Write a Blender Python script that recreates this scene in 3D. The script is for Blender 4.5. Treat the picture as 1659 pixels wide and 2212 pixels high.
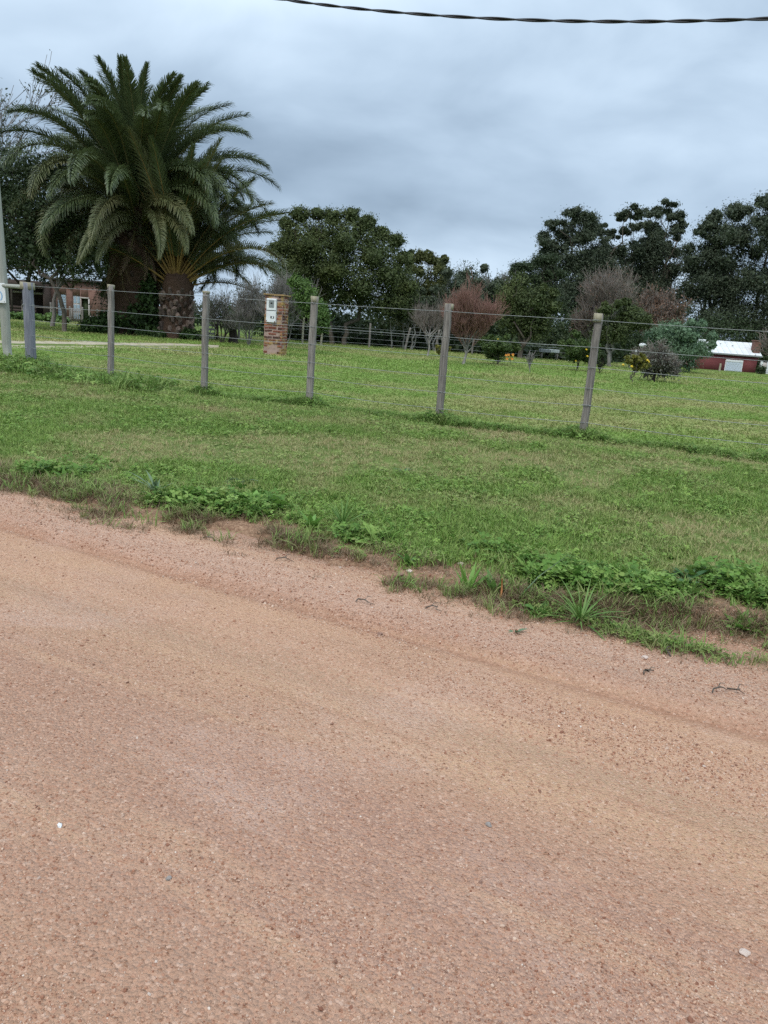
import bpy, math, random
import numpy as np
from mathutils import Vector, Matrix, Euler

R = math.radians
S = bpy.context.scene
for o in list(bpy.data.objects):
    bpy.data.objects.remove(o)
COL = S.collection

# ------------------------------------------------------------------ camera
CAM_Z = 0.98
cd = bpy.data.cameras.new('camera')
cam = bpy.data.objects.new('camera', cd)
COL.objects.link(cam)
cd.sensor_fit = 'VERTICAL'
cd.sensor_height = 36.0
cd.lens = 1661.0 / 2212.0 * 36.0
cd.clip_start = 0.05
cd.clip_end = 6000
pitch, roll = R(13.3), R(4.2)
fw = Vector((0, math.cos(pitch), -math.sin(pitch)))
r0 = Vector((1, 0, 0))
u0 = r0.cross(fw)
rt = r0 * math.cos(roll) + u0 * math.sin(roll)
up = u0 * math.cos(roll) - r0 * math.sin(roll)
M = Matrix((rt, up, -fw)).transposed().to_4x4()
M.translation = (0, 0, CAM_Z)
cam.matrix_world = M
S.camera = cam

# ------------------------------------------------------------------ world: overcast sky
SUN_EL, SUN_AZ = R(52), R(205)          # compass-like azimuth, sun behind and left of the camera
W = bpy.data.worlds.new('World')
S.world = W
W.use_nodes = True
nt = W.node_tree
nt.nodes.clear()
N = nt.nodes.new
L = nt.links.new
out = N('ShaderNodeOutputWorld')
bg = N('ShaderNodeBackground')
bg.inputs['Strength'].default_value = 0.1
L(bg.outputs[0], out.inputs[0])
sky = N('ShaderNodeTexSky')
sky.sky_type = 'NISHITA'
sky.sun_disc = False
sky.sun_elevation = SUN_EL
sky.sun_rotation = SUN_AZ
tc = N('ShaderNodeTexCoord')
sep = N('ShaderNodeSeparateXYZ')
L(tc.outputs['Generated'], sep.inputs[0])
def mth(op, a, b=None, c=None, clamp=False, tree=None):
    t = tree or nt
    m = t.nodes.new('ShaderNodeMath')
    m.operation = op
    m.use_clamp = clamp
    for i, v in enumerate((a, b, c)):
        if v is None:
            continue
        if isinstance(v, (int, float)):
            m.inputs[i].default_value = v
        else:
            t.links.new(v, m.inputs[i])
    return m.outputs[0]
zc = mth('MAXIMUM', sep.outputs[2], 0.0)
den = mth('ADD', zc, 0.42)
px = mth('DIVIDE', sep.outputs[0], den)
py = mth('DIVIDE', sep.outputs[1], den)
cmb = N('ShaderNodeCombineXYZ')
L(px, cmb.inputs[0]); L(py, cmb.inputs[1])
def wnoise(scale, detail, rough, off, sx=1.0, sy=1.0):
    mp = N('ShaderNodeMapping')
    mp.inputs['Location'].default_value = off
    mp.inputs['Scale'].default_value = (sx, sy, 1)
    L(cmb.outputs[0], mp.inputs[0])
    n = N('ShaderNodeTexNoise')
    n.inputs['Scale'].default_value = scale
    n.inputs['Detail'].default_value = detail
    n.inputs['Roughness'].default_value = rough
    n.inputs['Distortion'].default_value = 0.25
    L(mp.outputs[0], n.inputs['Vector'])
    return n.outputs[0]
n1 = wnoise(1.5, 4, 0.5, (3.4, 1.55, 0), 0.8, 1.0)
n2 = wnoise(4.2, 5, 0.5, (7.7, 2.2, 0), 0.8, 1.0)
# overcast luminance: rises from horizon to zenith
base = N('ShaderNodeValToRGB')
e = base.color_ramp.elements
e[0].position, e[0].color = 0.0, (0.60, 0.60, 0.60, 1)
e[1].position, e[1].color = 1.0, (1.62, 1.62, 1.62, 1)
x = base.color_ramp.elements.new(0.17); x.color = (0.54, 0.54, 0.54, 1)
x = base.color_ramp.elements.new(0.33); x.color = (0.86, 0.86, 0.86, 1)
x = base.color_ramp.elements.new(0.5); x.color = (1.06, 1.06, 1.06, 1)
L(zc, base.inputs[0])
cl = mth('ADD', mth('MULTIPLY', mth('SUBTRACT', n1, 0.5), 1.75), mth('MULTIPLY', mth('SUBTRACT', n2, 0.5), 0.75))
lum = mth('MULTIPLY', base.outputs[0], mth('ADD', 1.0, cl))
lum = mth('MAXIMUM', lum, 0.36)
tint = N('ShaderNodeValToRGB')
e = tint.color_ramp.elements
e[0].position, e[0].color = 0.25, (0.70, 0.97, 1.31, 1)
e[1].position, e[1].color = 0.95, (0.83, 1.00, 1.17, 1)
L(lum, tint.inputs[0])
vm = N('ShaderNodeVectorMath'); vm.operation = 'SCALE'
L(tint.outputs[0], vm.inputs[0]); L(mth('MULTIPLY', lum, 10.6), vm.inputs['Scale'])
mx = N('ShaderNodeMix'); mx.data_type = 'RGBA'
mx.inputs[0].default_value = 0.06
L(vm.outputs[0], mx.inputs[6]); L(sky.outputs[0], mx.inputs[7])
L(mx.outputs[2], bg.inputs['Color'])

# ------------------------------------------------------------------ sun (soft, behind cloud)
sl = bpy.data.lights.new('sun', 'SUN')
sl.energy = 1.5
sl.angle = R(18)
sl.color = (1.0, 0.93, 0.84)
sun = bpy.data.objects.new('sun', sl)
COL.objects.link(sun)
sd = Vector((math.sin(SUN_AZ) * math.cos(SUN_EL), math.cos(SUN_AZ) * math.cos(SUN_EL), math.sin(SUN_EL)))
sun.rotation_euler = sd.to_track_quat('Z', 'Y').to_euler()

S.view_settings.view_transform = 'Standard'
S.view_settings.look = 'None'
S.view_settings.exposure = 0.0
S.view_settings.gamma = 1.0
S.view_settings.use_curve_mapping = False
S.cycles.max_bounces = 6
S.cycles.diffuse_bounces = 3
S.cycles.glossy_bounces = 2
S.cycles.transmission_bounces = 3
S.cycles.transparent_max_bounces = 4
S.cycles.use_denoising = False
S.cycles.sample_clamp_indirect = 4.0
S.render.filter_size = 1.7

# ================================================================== helpers
def link(o, parent=None):
    COL.objects.link(o)
    if parent is not None:
        o.parent = parent
    return o

def tag(o, label=None, cat=None, group=None, kind=None):
    if label: o['label'] = label
    if cat: o['category'] = cat
    if group: o['group'] = group
    if kind: o['kind'] = kind
    return o

def thing(name, label, cat, loc=(0, 0, 0), rz=0.0, group=None):
    o = bpy.data.objects.new(name, None)
    o.empty_display_size = 0.2
    o.location = loc
    o.rotation_euler = (0, 0, rz)
    link(o)
    return tag(o, label, cat, group)

class MB:
    """collects uniform quads and loose polygons"""
    def __init__(s):
        s.v = []; s.f = []; s.n = 0
    def add(s, V, F):
        V = np.asarray(V, float).reshape(-1, 3)
        s.v.append(V)
        n = s.n
        if isinstance(F, np.ndarray):
            s.f.append(F + n)
        else:
            s.f.append([tuple(i + n for i in f) for f in F])
        s.n += len(V)
    def mesh(s, name, mat, smooth=False):
        me = bpy.data.meshes.new(name)
        V = np.concatenate(s.v) if s.v else np.zeros((0, 3))
        starts, totals, loops = [], [], []
        p = 0
        for F in s.f:
            if isinstance(F, np.ndarray):
                k = F.shape[1]
                loops.append(F.ravel())
                m = len(F)
                starts.append(p + np.arange(m) * k); totals.append(np.full(m, k)); p += m * k
            else:
                for f in F:
                    loops.append(np.array(f)); starts.append(np.array([p])); totals.append(np.array([len(f)])); p += len(f)
        me.vertices.add(len(V))
        me.vertices.foreach_set('co', V.ravel())
        if loops:
            lp = np.concatenate(loops).astype(np.int32)
            st = np.concatenate(starts).astype(np.int32)
            me.loops.add(len(lp))
            me.loops.foreach_set('vertex_index', lp)
            me.polygons.add(len(st))
            me.polygons.foreach_set('loop_start', st)
            me.polygons.foreach_set('loop_total', np.concatenate(totals).astype(np.int32))
            if smooth:
                me.polygons.foreach_set('use_smooth', np.ones(len(st), bool))
        me.update(calc_edges=True)
        me.validate()
        if mat: me.materials.append(mat)
        return me
    def obj(s, name, mat, parent=None, smooth=False):
        return link(bpy.data.objects.new(name, s.mesh(name, mat, smooth)), parent)

def box(mb, c, d, rot=None, jit=0.0, rng=None):
    c = np.array(c, float); h = np.array(d, float) / 2
    V = np.array([[x, y, z] for z in (-1, 1) for y in (-1, 1) for x in (-1, 1)], float) * h
    if jit:
        V += rng.normal(0, jit, V.shape)
    if rot is not None:
        V = V @ np.array(rot).T
    mb.add(V + c, [(0, 2, 3, 1), (4, 5, 7, 6), (0, 1, 5, 4), (2, 6, 7, 3), (0, 4, 6, 2), (1, 3, 7, 5)])

def bevel_box_mesh(name, d, b, mat, seed=0, jit=0.0, sub=0):
    """box with chamfered edges (24 verts), slightly irregular"""
    rng = np.random.default_rng(seed)
    import bmesh
    bm = bmesh.new()
    bmesh.ops.create_cube(bm, size=1.0)
    for v in bm.verts:
        v.co = Vector((v.co.x * d[0], v.co.y * d[1], v.co.z * d[2]))
    if b:
        bmesh.ops.bevel(bm, geom=bm.edges[:], offset=b, segments=1, affect='EDGES')
    if jit:
        for v in bm.verts:
            v.co += Vector(rng.normal(0, jit, 3))
    me = bpy.data.meshes.new(name)
    bm.to_mesh(me); bm.free()
    if mat: me.materials.append(mat)
    return me

def tube(mb, P, r, k=6, cap=True, tw=0.0):
    P = np.asarray(P, float); n = len(P)
    r = np.broadcast_to(np.asarray(r, float), (n,))
    T = np.gradient(P, axis=0)
    T /= np.linalg.norm(T, axis=1)[:, None] + 1e-9
    ref = np.array([0, 0, 1.0]) if abs(T[:, 2]).mean() < 0.8 else np.array([1.0, 0, 0])
    A = np.cross(T, ref); A /= np.linalg.norm(A, axis=1)[:, None] + 1e-9
    B = np.cross(T, A)
    an = np.arange(k) * 2 * np.pi / k
    ring = P[:, None, :] + r[:, None, None] * (np.cos(an)[None, :, None] * A[:, None, :] + np.sin(an)[None, :, None] * B[:, None, :])
    V = ring.reshape(-1, 3)
    i = np.arange(n - 1)[:, None] * k; j = np.arange(k)[None, :]; j2 = (j + 1) % k
    F = np.stack([(i + j), (i + j2), (i + k + j2), (i + k + j)], -1).reshape(-1, 4)
    mb.add(V, F)
    if cap:
        mb.f.append([tuple(mb.n - n * k + q for q in range(k)), tuple(mb.n - 1 - q for q in range(k))])

def hash2(ix, iy, s):
    h = (ix.astype(np.int64) * 374761393 + iy.astype(np.int64) * 668265263 + s * 144269504) & 0x7fffffff
    h = ((h ^ (h >> 13)) * 1274126177) & 0x7fffffff
    h = (h ^ (h >> 16)) & 0xffff
    return h / 65535.0
def vnoise(x, y, s=0):
    x = np.asarray(x, float); y = np.asarray(y, float)
    ix = np.floor(x); iy = np.floor(y); fx = x - ix; fy = y - iy
    fx = fx * fx * (3 - 2 * fx); fy = fy * fy * (3 - 2 * fy)
    a = hash2(ix, iy, s); b = hash2(ix + 1, iy, s); c = hash2(ix, iy + 1, s); d = hash2(ix + 1, iy + 1, s)
    return (a * (1 - fx) + b * fx) * (1 - fy) + (c * (1 - fx) + d * fx) * fy
def fbm(x, y, s=0, o=3):
    t = 0; a = 0.5; q = 0
    for i in range(o):
        t = t + a * vnoise(x * 2 ** i, y * 2 ** i, s + i * 17); q += a; a *= 0.5
    return t / q
def sstep(a, b, x):
    t = np.clip((x - a) / (b - a), 0, 1)
    return t * t * (3 - 2 * t)

# ------------------------------------------------------------------ terrain heights
RA = R(27.2)
EX = np.array([math.cos(RA), -math.sin(RA)]); NX = np.array([math.sin(RA), math.cos(RA)]); V0 = 3.22
def uv(x, y):
    return EX[0] * x + EX[1] * y, NX[0] * x + NX[1] * y - V0
def xy(u, v):
    return EX[0] * u + NX[0] * (v + V0), EX[1] * u + NX[1] * (v + V0)
def edge_line(u):
    """ragged border of the grass along the road"""
    e = 0.06 + 0.10 * (fbm(u * 1.1 + 5, u * 0 + 3, 5, 4) - 0.5) * 2 + 0.10 * (fbm(u * 5.0 + 5, u * 0 + 7, 6, 4) - 0.5) * 2
    e = e + 0.24 * np.exp(-((u + 0.15) / 0.5) ** 2) + 0.10 * np.exp(-((u + 1.3) / 0.35) ** 2)
    e = e + 0.26 * np.exp(-((u - 0.10) / 0.42) ** 4)
    e = e + 0.16 * np.exp(-((u + 2.5) / 0.6) ** 2) + 0.10 * np.exp(-((u + 4.0) / 1.0) ** 2)
    return e
def z_road(u, v):
    z = -0.25 + 0.015 * sstep(-0.9, 0.1, v)
    w = 0.05 * (fbm(u * 0.6, v * 0 + 2, 31, 2) - 0.5)
    z = z - 0.022 * np.exp(-((v + 0.50 + w) / 0.040) ** 2) + 0.014 * np.exp(-((v + 0.38 + w) / 0.07) ** 2)
    z = z - 0.012 * np.exp(-((v + 1.03 + w) / 0.07) ** 2) + 0.010 * np.exp(-((v + 0.80 + w) / 0.14) ** 2)
    z = z + 0.010 * np.exp(-((v + 1.9 + w) / 0.25) ** 2)
    z = z + 0.010 * (fbm(u * 1.3, v * 2.6, 3, 3) - 0.5) + 0.006 * (fbm(u * 6, v * 9, 8, 3) - 0.5)
    return z
def z_field(x, y):
    u, v = uv(x, y)
    z = np.interp(v, [-9, 0, .4, 1.5, 3.0, 3.9, 4.4, 5.5, 2000], [-.25, -.225, -.185, -.13, -.05, 0.0, -.01, 0, 0])
    k = sstep(0.2, 1.0, v)
    z = z + k * (0.030 * (fbm(x * 0.8, y * 0.8, 11, 2) - 0.5) + 0.016 * (fbm(x * 3.5, y * 3.5, 12, 2) - 0.5))
    z = z - 0.62 * sstep(40, 60, y) * sstep(11, 16, x)
    z = z + 0.10 * (fbm(x * 0.07, y * 0.07, 14, 2) - 0.5) * sstep(14, 40, y)
    return z
def z_lawn(x, y):
    u, v = uv(x, y)
    z = z_field(x, y)
    e = edge_line(u)
    s = sstep(e - 0.05, e + 0.05, v)
    return (z_road(u, v) - 0.03) * (1 - s) + np.maximum(z, z_road(u, v) + 0.006) * s
def gz(x, y):
    return float(z_lawn(np.array([x]), np.array([y]))[0])
def rz_(x, y):
    u, v = uv(np.array([x]), np.array([y]))
    return max(float(z_road(u, v)[0]), gz(x, y))

# ================================================================== materials
def new_mat(name):
    m = bpy.data.materials.new(name); m.use_nodes = True
    t = m.node_tree; t.nodes.clear()
    o = t.nodes.new('ShaderNodeOutputMaterial')
    b = t.nodes.new('ShaderNodeBsdfPrincipled')
    t.links.new(b.outputs[0], o.inputs[0])
    return m, t, b, o
def nz(t, scale, detail=3, rough=0.55, coord='Object', sc=(1, 1, 1), dist=0.0):
    if coord == 'Position':
        g = t.nodes.new('ShaderNodeNewGeometry'); src = g.outputs['Position']
    else:
        g = t.nodes.new('ShaderNodeTexCoord'); src = g.outputs[coord]
    mp = t.nodes.new('ShaderNodeMapping'); mp.inputs['Scale'].default_value = sc
    t.links.new(src, mp.inputs[0])
    n = t.nodes.new('ShaderNodeTexNoise')
    n.inputs['Scale'].default_value = scale; n.inputs['Detail'].default_value = detail
    n.inputs['Roughness'].default_value = rough; n.inputs['Distortion'].default_value = dist
    t.links.new(mp.outputs[0], n.inputs['Vector'])
    return n.outputs[0]
def ramp(t, fac, stops):
    r = t.nodes.new('ShaderNodeValToRGB')
    e = r.color_ramp.elements
    while len(e) < len(stops): e.new(0.5)
    for i, (p, c) in enumerate(stops):
        e[i].position = p; e[i].color = (*c, 1)
    t.links.new(fac, r.inputs[0])
    return r.outputs[0]
def mixc(t, fac, a, b, mode='MIX'):
    m = t.nodes.new('ShaderNodeMix'); m.data_type = 'RGBA'; m.blend_type = mode
    for i, v in ((0, fac), (6, a), (7, b)):
        if isinstance(v, (int, float)): m.inputs[i].default_value = v
        elif isinstance(v, tuple): m.inputs[i].default_value = (*v, 1)
        else: t.links.new(v, m.inputs[i])
    return m.outputs[2]
def bump(t, b, h, strength=0.5, dist=0.02):
    n = t.nodes.new('ShaderNodeBump')
    n.inputs['Strength'].default_value = strength; n.inputs['Distance'].default_value = dist
    t.links.new(h, n.inputs['Height']); t.links.new(n.outputs[0], b.inputs['Normal'])
def sharp(t, n, a, b):
    m = t.nodes.new('ShaderNodeMapRange'); m.interpolation_type = 'SMOOTHSTEP'
    m.inputs[1].default_value = a; m.inputs[2].default_value = b
    t.links.new(n, m.inputs[0]); return m.outputs[0]
def obj_random(t):
    o = t.nodes.new('ShaderNodeObjectInfo'); return o.outputs['Random']

def noise_mat(name, c1, c2, scale=8, rough=0.85, bs=0.4, bd=0.01, sc=(1, 1, 1), spec=0.3, metal=0.0, detail=4, rnd=0.0):
    m, t, b, o = new_mat(name)
    n = nz(t, scale, detail, 0.6, 'Object', sc)
    c = ramp(t, n, [(0.3, c1), (0.7, c2)])
    if rnd:
        k = t.nodes.new('ShaderNodeMapRange'); k.inputs[3].default_value = 1 - rnd; k.inputs[4].default_value = 1 + rnd
        t.links.new(obj_random(t), k.inputs[0])
        v = t.nodes.new('ShaderNodeVectorMath'); v.operation = 'SCALE'
        t.links.new(c, v.inputs[0]); t.links.new(k.outputs[0], v.inputs['Scale']); c = v.outputs[0]
    t.links.new(c, b.inputs['Base Color'])
    b.inputs['Roughness'].default_value = rough
    b.inputs['Specular IOR Level'].default_value = spec
    b.inputs['Metallic'].default_value = metal
    if bs: bump(t, b, n, bs, bd)
    return m

def leaf_mat(name, c1, c2, c3=None, trans=0.22, rough=0.55, nscale=0.6, spec=0.25):
    """c1..c2 random leaf by leaf, c3 in loose patches"""
    m, t, b, o = new_mat(name)
    g = t.nodes.new('ShaderNodeNewGeometry')
    c = ramp(t, g.outputs['Random Per Island'], [(0.0, c1), (1.0, c2)])
    if c3:
        n = nz(t, nscale, 3, 0.6, 'Object')
        c = mixc(t, sharp(t, n, 0.48, 0.66), c, c3)
    t.links.new(c, b.inputs['Base Color'])
    b.inputs['Roughness'].default_value = rough
    b.inputs['Specular IOR Level'].default_value = spec
    tr = t.nodes.new('ShaderNodeBsdfTranslucent'); t.links.new(c, tr.inputs[0])
    mxs = t.nodes.new('ShaderNodeMixShader'); mxs.inputs[0].default_value = trans
    t.links.new(b.outputs[0], mxs.inputs[1]); t.links.new(tr.outputs[0], mxs.inputs[2])
    t.links.new(mxs.outputs[0], o.inputs[0])
    return m

def grass_mat(name, g1, g2, g3, dry, trans=0.25):
    m, t, b, o = new_mat(name)
    at = t.nodes.new('ShaderNodeAttribute'); at.attribute_type = 'INSTANCER'; at.attribute_name = 'dry'
    rn = obj_random(t)
    gi = t.nodes.new('ShaderNodeNewGeometry')
    c = ramp(t, rn, [(0.0, g1), (0.55, g2), (1.0, g3)])
    c = mixc(t, mth('MULTIPLY', gi.outputs['Random Per Island'], 0.45, tree=t), c, g2)
    f = mth('ADD', at.outputs['Fac'], mth('MULTIPLY', mth('SUBTRACT', gi.outputs['Random Per Island'], 0.5, tree=t), 0.5, tree=t), clamp=True, tree=t)
    c = mixc(t, f, c, dry)
    t.links.new(c, b.inputs['Base Color'])
    b.inputs['Roughness'].default_value = 0.6
    b.inputs['Specular IOR Level'].default_value = 0.2
    tr = t.nodes.new('ShaderNodeBsdfTranslucent'); t.links.new(c, tr.inputs[0])
    mxs = t.nodes.new('ShaderNodeMixShader'); mxs.inputs[0].default_value = trans
    t.links.new(b.outputs[0], mxs.inputs[1]); t.links.new(tr.outputs[0], mxs.inputs[2])
    t.links.new(mxs.outputs[0], o.inputs[0])
    return m

# ---- sandy road
def road_mat():
    m, t, b, o = new_mat('sandy_gravel_road')
    fine = nz(t, 210, 3, 0.7)
    grit = nz(t, 90, 3, 0.65)
    med = nz(t, 24, 4, 0.6)
    big = nz(t, 1.3, 5, 0.6, sc=(0.45, 1.1, 1), dist=0.4)
    streak = nz(t, 6.0, 5, 0.65, sc=(0.10, 1, 1))
    tcx = t.nodes.new('ShaderNodeTexCoord'); sp = t.nodes.new('ShaderNodeSeparateXYZ'); t.links.new(tcx.outputs['Object'], sp.inputs[0])
    wob = nz(t, 0.9, 3, 0.6, sc=(1, 0.3, 1))
    vv = mth('ADD', sp.outputs[1], mth('MULTIPLY', mth('SUBTRACT', wob, 0.5, tree=t), 0.10, tree=t), tree=t)
    vv = mth('ADD', vv, mth('MULTIPLY', mth('SUBTRACT', med, 0.5, tree=t), 0.12, tree=t), tree=t)
    f = mth('DIVIDE', mth('ADD', vv, 2.6, tree=t), 3.0, clamp=True, tree=t)
    q = lambda v: (v + 2.6) / 3.0
    bands = ramp(t, f, [(q(-2.6), (0.468, 0.275, 0.177)), (q(-2.1), (0.428, 0.257, 0.184)), (q(-1.6), (0.418, 0.246, 0.175)), (q(-1.22), (0.539, 0.334, 0.208)), (q(-1.04), (0.478, 0.307, 0.198)),
        (q(-0.90), (0.539, 0.330, 0.216)), (q(-0.62), (0.570, 0.343, 0.213)), (q(-0.51), (0.375, 0.188, 0.111)), (q(-0.42), (0.539, 0.334, 0.240)), (q(-0.15), (0.590, 0.390, 0.285)),
        (q(0.02), (0.550, 0.349, 0.225)), (q(0.25), (0.367, 0.210, 0.130))])
    c = mixc(t, mth('MULTIPLY', sharp(t, big, 0.42, 0.68), 0.55, tree=t), bands, (0.417, 0.257, 0.174))
    big2 = nz(t, 2.1, 4, 0.6, sc=(0.5, 1.0, 1), dist=0.5)
    c = mixc(t, mth('MULTIPLY', sharp(t, big2, 0.50, 0.70), 0.55, tree=t), c, (0.594, 0.404, 0.316))
    big3 = nz(t, 0.9, 4, 0.6, sc=(0.30, 1.3, 1), dist=0.5)
    c = mixc(t, mth('MULTIPLY', sharp(t, big3, 0.54, 0.70), 0.55, tree=t), c, (0.358, 0.257, 0.205))
    c = mixc(t, mth('MULTIPLY', sharp(t, streak, 0.50, 0.66), 0.55, tree=t), c, (0.590, 0.372, 0.233))
    c = mixc(t, mth('MULTIPLY', sharp(t, med, 0.54, 0.72), 0.40, tree=t), c, (0.407, 0.203, 0.117))
    streak2 = nz(t, 9.0, 5, 0.65, sc=(0.07, 1, 1))
    c = mixc(t, mth('MULTIPLY', sharp(t, streak2, 0.54, 0.70), 0.45, tree=t), c, (0.381, 0.212, 0.138))
    vo = t.nodes.new('ShaderNodeTexVoronoi'); vo.inputs['Scale'].default_value = 130
    t.links.new(tcx.outputs['Object'], vo.inputs['Vector'])
    vc = t.nodes.new('ShaderNodeSeparateColor'); t.links.new(vo.outputs['Color'], vc.inputs[0])
    st = ramp(t, vc.outputs[0], [(0.0, (0.407, 0.193, 0.121)), (0.35, (0.559, 0.339, 0.233)), (0.7, (0.488, 0.267, 0.169)), (1.0, (0.672, 0.460, 0.347))])
    c = mixc(t, mth('MULTIPLY', sharp(t, vc.outputs[1], 0.40, 0.65), 0.65, tree=t), c, st)
    c = mixc(t, mth('MULTIPLY', sharp(t, grit, 0.55, 0.68), 0.80, tree=t), c, (0.275, 0.132, 0.077))
    t.links.new(c, b.inputs['Base Color'])
    b.inputs['Roughness'].default_value = 0.92
    b.inputs['Specular IOR Level'].default_value = 0.12
    h = mth('ADD', mth('MULTIPLY', fine, 0.5, tree=t), mth('MULTIPLY', vo.outputs['Distance'], -0.9, tree=t), tree=t)
    h = mth('ADD', h, mth('ADD', med, mth('MULTIPLY', grit, 0.8, tree=t), tree=t), tree=t)
    bump(t, b, h, 0.9, 0.009)
    return m
M_road = road_mat()

def lawn_mat():
    m, t, b, o = new_mat('mown_turf')
    n1_ = nz(t, 0.35, 4, 0.6, 'Position'); n2_ = nz(t, 3.0, 4, 0.65, 'Position'); n3_ = nz(t, 24, 4, 0.7, 'Position')
    c = ramp(t, n2_, [(0.3, (0.085, 0.125, 0.032)), (0.5, (0.12, 0.17, 0.042)), (0.72, (0.17, 0.21, 0.062))])
    c = mixc(t, mth('MULTIPLY', sharp(t, n1_, 0.45, 0.65), 0.5, tree=t), c, (0.115, 0.165, 0.034))
    c = mixc(t, mth('MULTIPLY', sharp(t, n3_, 0.5, 0.7), 0.5, tree=t), c, (0.13, 0.10, 0.05))
    so = t.nodes.new('ShaderNodeAttribute'); so.attribute_name = 'soil'
    n4_ = nz(t, 60, 4, 0.7, 'Position')
    c = mixc(t, so.outputs['Fac'], c, ramp(t, n4_, [(0.35, (0.17, 0.095, 0.06)), (0.55, (0.31, 0.19, 0.12)), (0.7, (0.42, 0.275, 0.18))]))
    t.links.new(c, b.inputs['Base Color'])
    b.inputs['Roughness'].default_value = 0.95
    b.inputs['Specular IOR Level'].default_value = 0.1
    bump(t, b, mth('ADD', n3_, n2_, tree=t), 0.8, 0.03)
    return m
M_lawn = lawn_mat()

M_grass_v = grass_mat('verge_grass', (0.112, 0.215, 0.038), (0.178, 0.300, 0.055), (0.275, 0.395, 0.088), (0.42, 0.36, 0.18))
M_grass_f = grass_mat('field_grass', (0.180, 0.300, 0.056), (0.215, 0.345, 0.066), (0.265, 0.385, 0.090), (0.38, 0.36, 0.15))
M_grass_t = grass_mat('tall_grass', (0.11, 0.215, 0.04), (0.165, 0.30, 0.06), (0.23, 0.36, 0.085), (0.33, 0.30, 0.14))
M_weed = grass_mat('weed_leaf', (0.075, 0.160, 0.030), (0.145, 0.270, 0.050), (0.30, 0.43, 0.11), (0.36, 0.33, 0.13), 0.3)
M_dryw = grass_mat('dead_stalk', (0.16, 0.105, 0.06), (0.22, 0.155, 0.09), (0.12, 0.11, 0.05), (0.27, 0.19, 0.12), 0.1)
M_stone = None
def stone_mat():
    m, t, b, o = new_mat('gravel_stone')
    c = ramp(t, obj_random(t), [(0.0, (0.213, 0.095, 0.060)), (0.22, (0.349, 0.171, 0.106)), (0.42, (0.485, 0.294, 0.198)), (0.62, (0.543, 0.356, 0.253)), (0.76, (0.388, 0.261, 0.193)),
                                (0.88, (0.601, 0.437, 0.330)), (0.97, (0.194, 0.095, 0.064)), (1.0, (0.679, 0.570, 0.477))])
    t.links.new(c, b.inputs['Base Color']); b.inputs['Roughness'].default_value = 0.85
    b.inputs['Specular IOR Level'].default_value = 0.2
    return m
M_stone = stone_mat()

M_post = noise_mat('weathered_fence_timber', (0.12, 0.105, 0.098), (0.35, 0.315, 0.28), 9, 0.9, 1.0, 0.008, (7, 7, 0.45), 0.15, detail=6, rnd=0.12)
M_post_top = noise_mat('pale_post_top', (0.28, 0.25, 0.17), (0.42, 0.385, 0.29), 14, 0.9, 0.5, 0.004, (4, 4, 1), 0.15)
M_post_blue = noise_mat('grey_blue_round_post', (0.13, 0.135, 0.165), (0.26, 0.26, 0.29), 8, 0.85, 0.7, 0.006, (6, 6, 0.5), 0.2, detail=6)
M_pole = noise_mat('pale_wooden_pole', (0.27, 0.27, 0.235), (0.40, 0.40, 0.35), 8, 0.85, 0.5, 0.005, (6, 6, 0.4), 0.2)
M_wire = noise_mat('galvanised_wire', (0.25, 0.26, 0.26), (0.36, 0.37, 0.36), 30, 0.6, 0, spec=0.3, metal=0.2)
M_cable = noise_mat('black_cable_sheath', (0.012, 0.012, 0.014), (0.022, 0.022, 0.026), 20, 0.45, 0, spec=0.4)
M_white = noise_mat('white_enamel', (0.68, 0.69, 0.69), (0.82, 0.83, 0.83), 5, 0.5, 0.1, 0.003)
M_blue_print = noise_mat('blue_print', (0.22, 0.40, 0.62), (0.28, 0.46, 0.68), 5, 0.5, 0)
M_bark = noise_mat('grey_bark', (0.075, 0.062, 0.05), (0.17, 0.145, 0.12), 7, 0.95, 0.8, 0.02, (3, 3, 0.7), 0.1, detail=5)
M_bark_pale = noise_mat('pale_bark', (0.16, 0.15, 0.13), (0.33, 0.31, 0.28), 6, 0.95, 0.6, 0.015, (3, 3, 0.6), 0.1, detail=5)
M_bark_dark = noise_mat('dark_bark', (0.028, 0.024, 0.02), (0.07, 0.06, 0.048), 7, 0.95, 0.8, 0.02, (3, 3, 0.7), 0.1)
M_twig_red = noise_mat('reddish_twigs', (0.23, 0.125, 0.10), (0.34, 0.20, 0.165), 2, 0.9, 0, spec=0.1)
M_twig_grey = noise_mat('grey_twigs', (0.17, 0.155, 0.145), (0.28, 0.26, 0.24), 2, 0.9, 0, spec=0.1)
M_twig_mauve = noise_mat('mauve_brown_twigs', (0.165, 0.138, 0.118), (0.265, 0.228, 0.200), 2, 0.9, 0, spec=0.1)
M_twig_brown = noise_mat('brown_grey_twigs', (0.20, 0.165, 0.145), (0.33, 0.275, 0.245), 2, 0.9, 0, spec=0.1)

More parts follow.
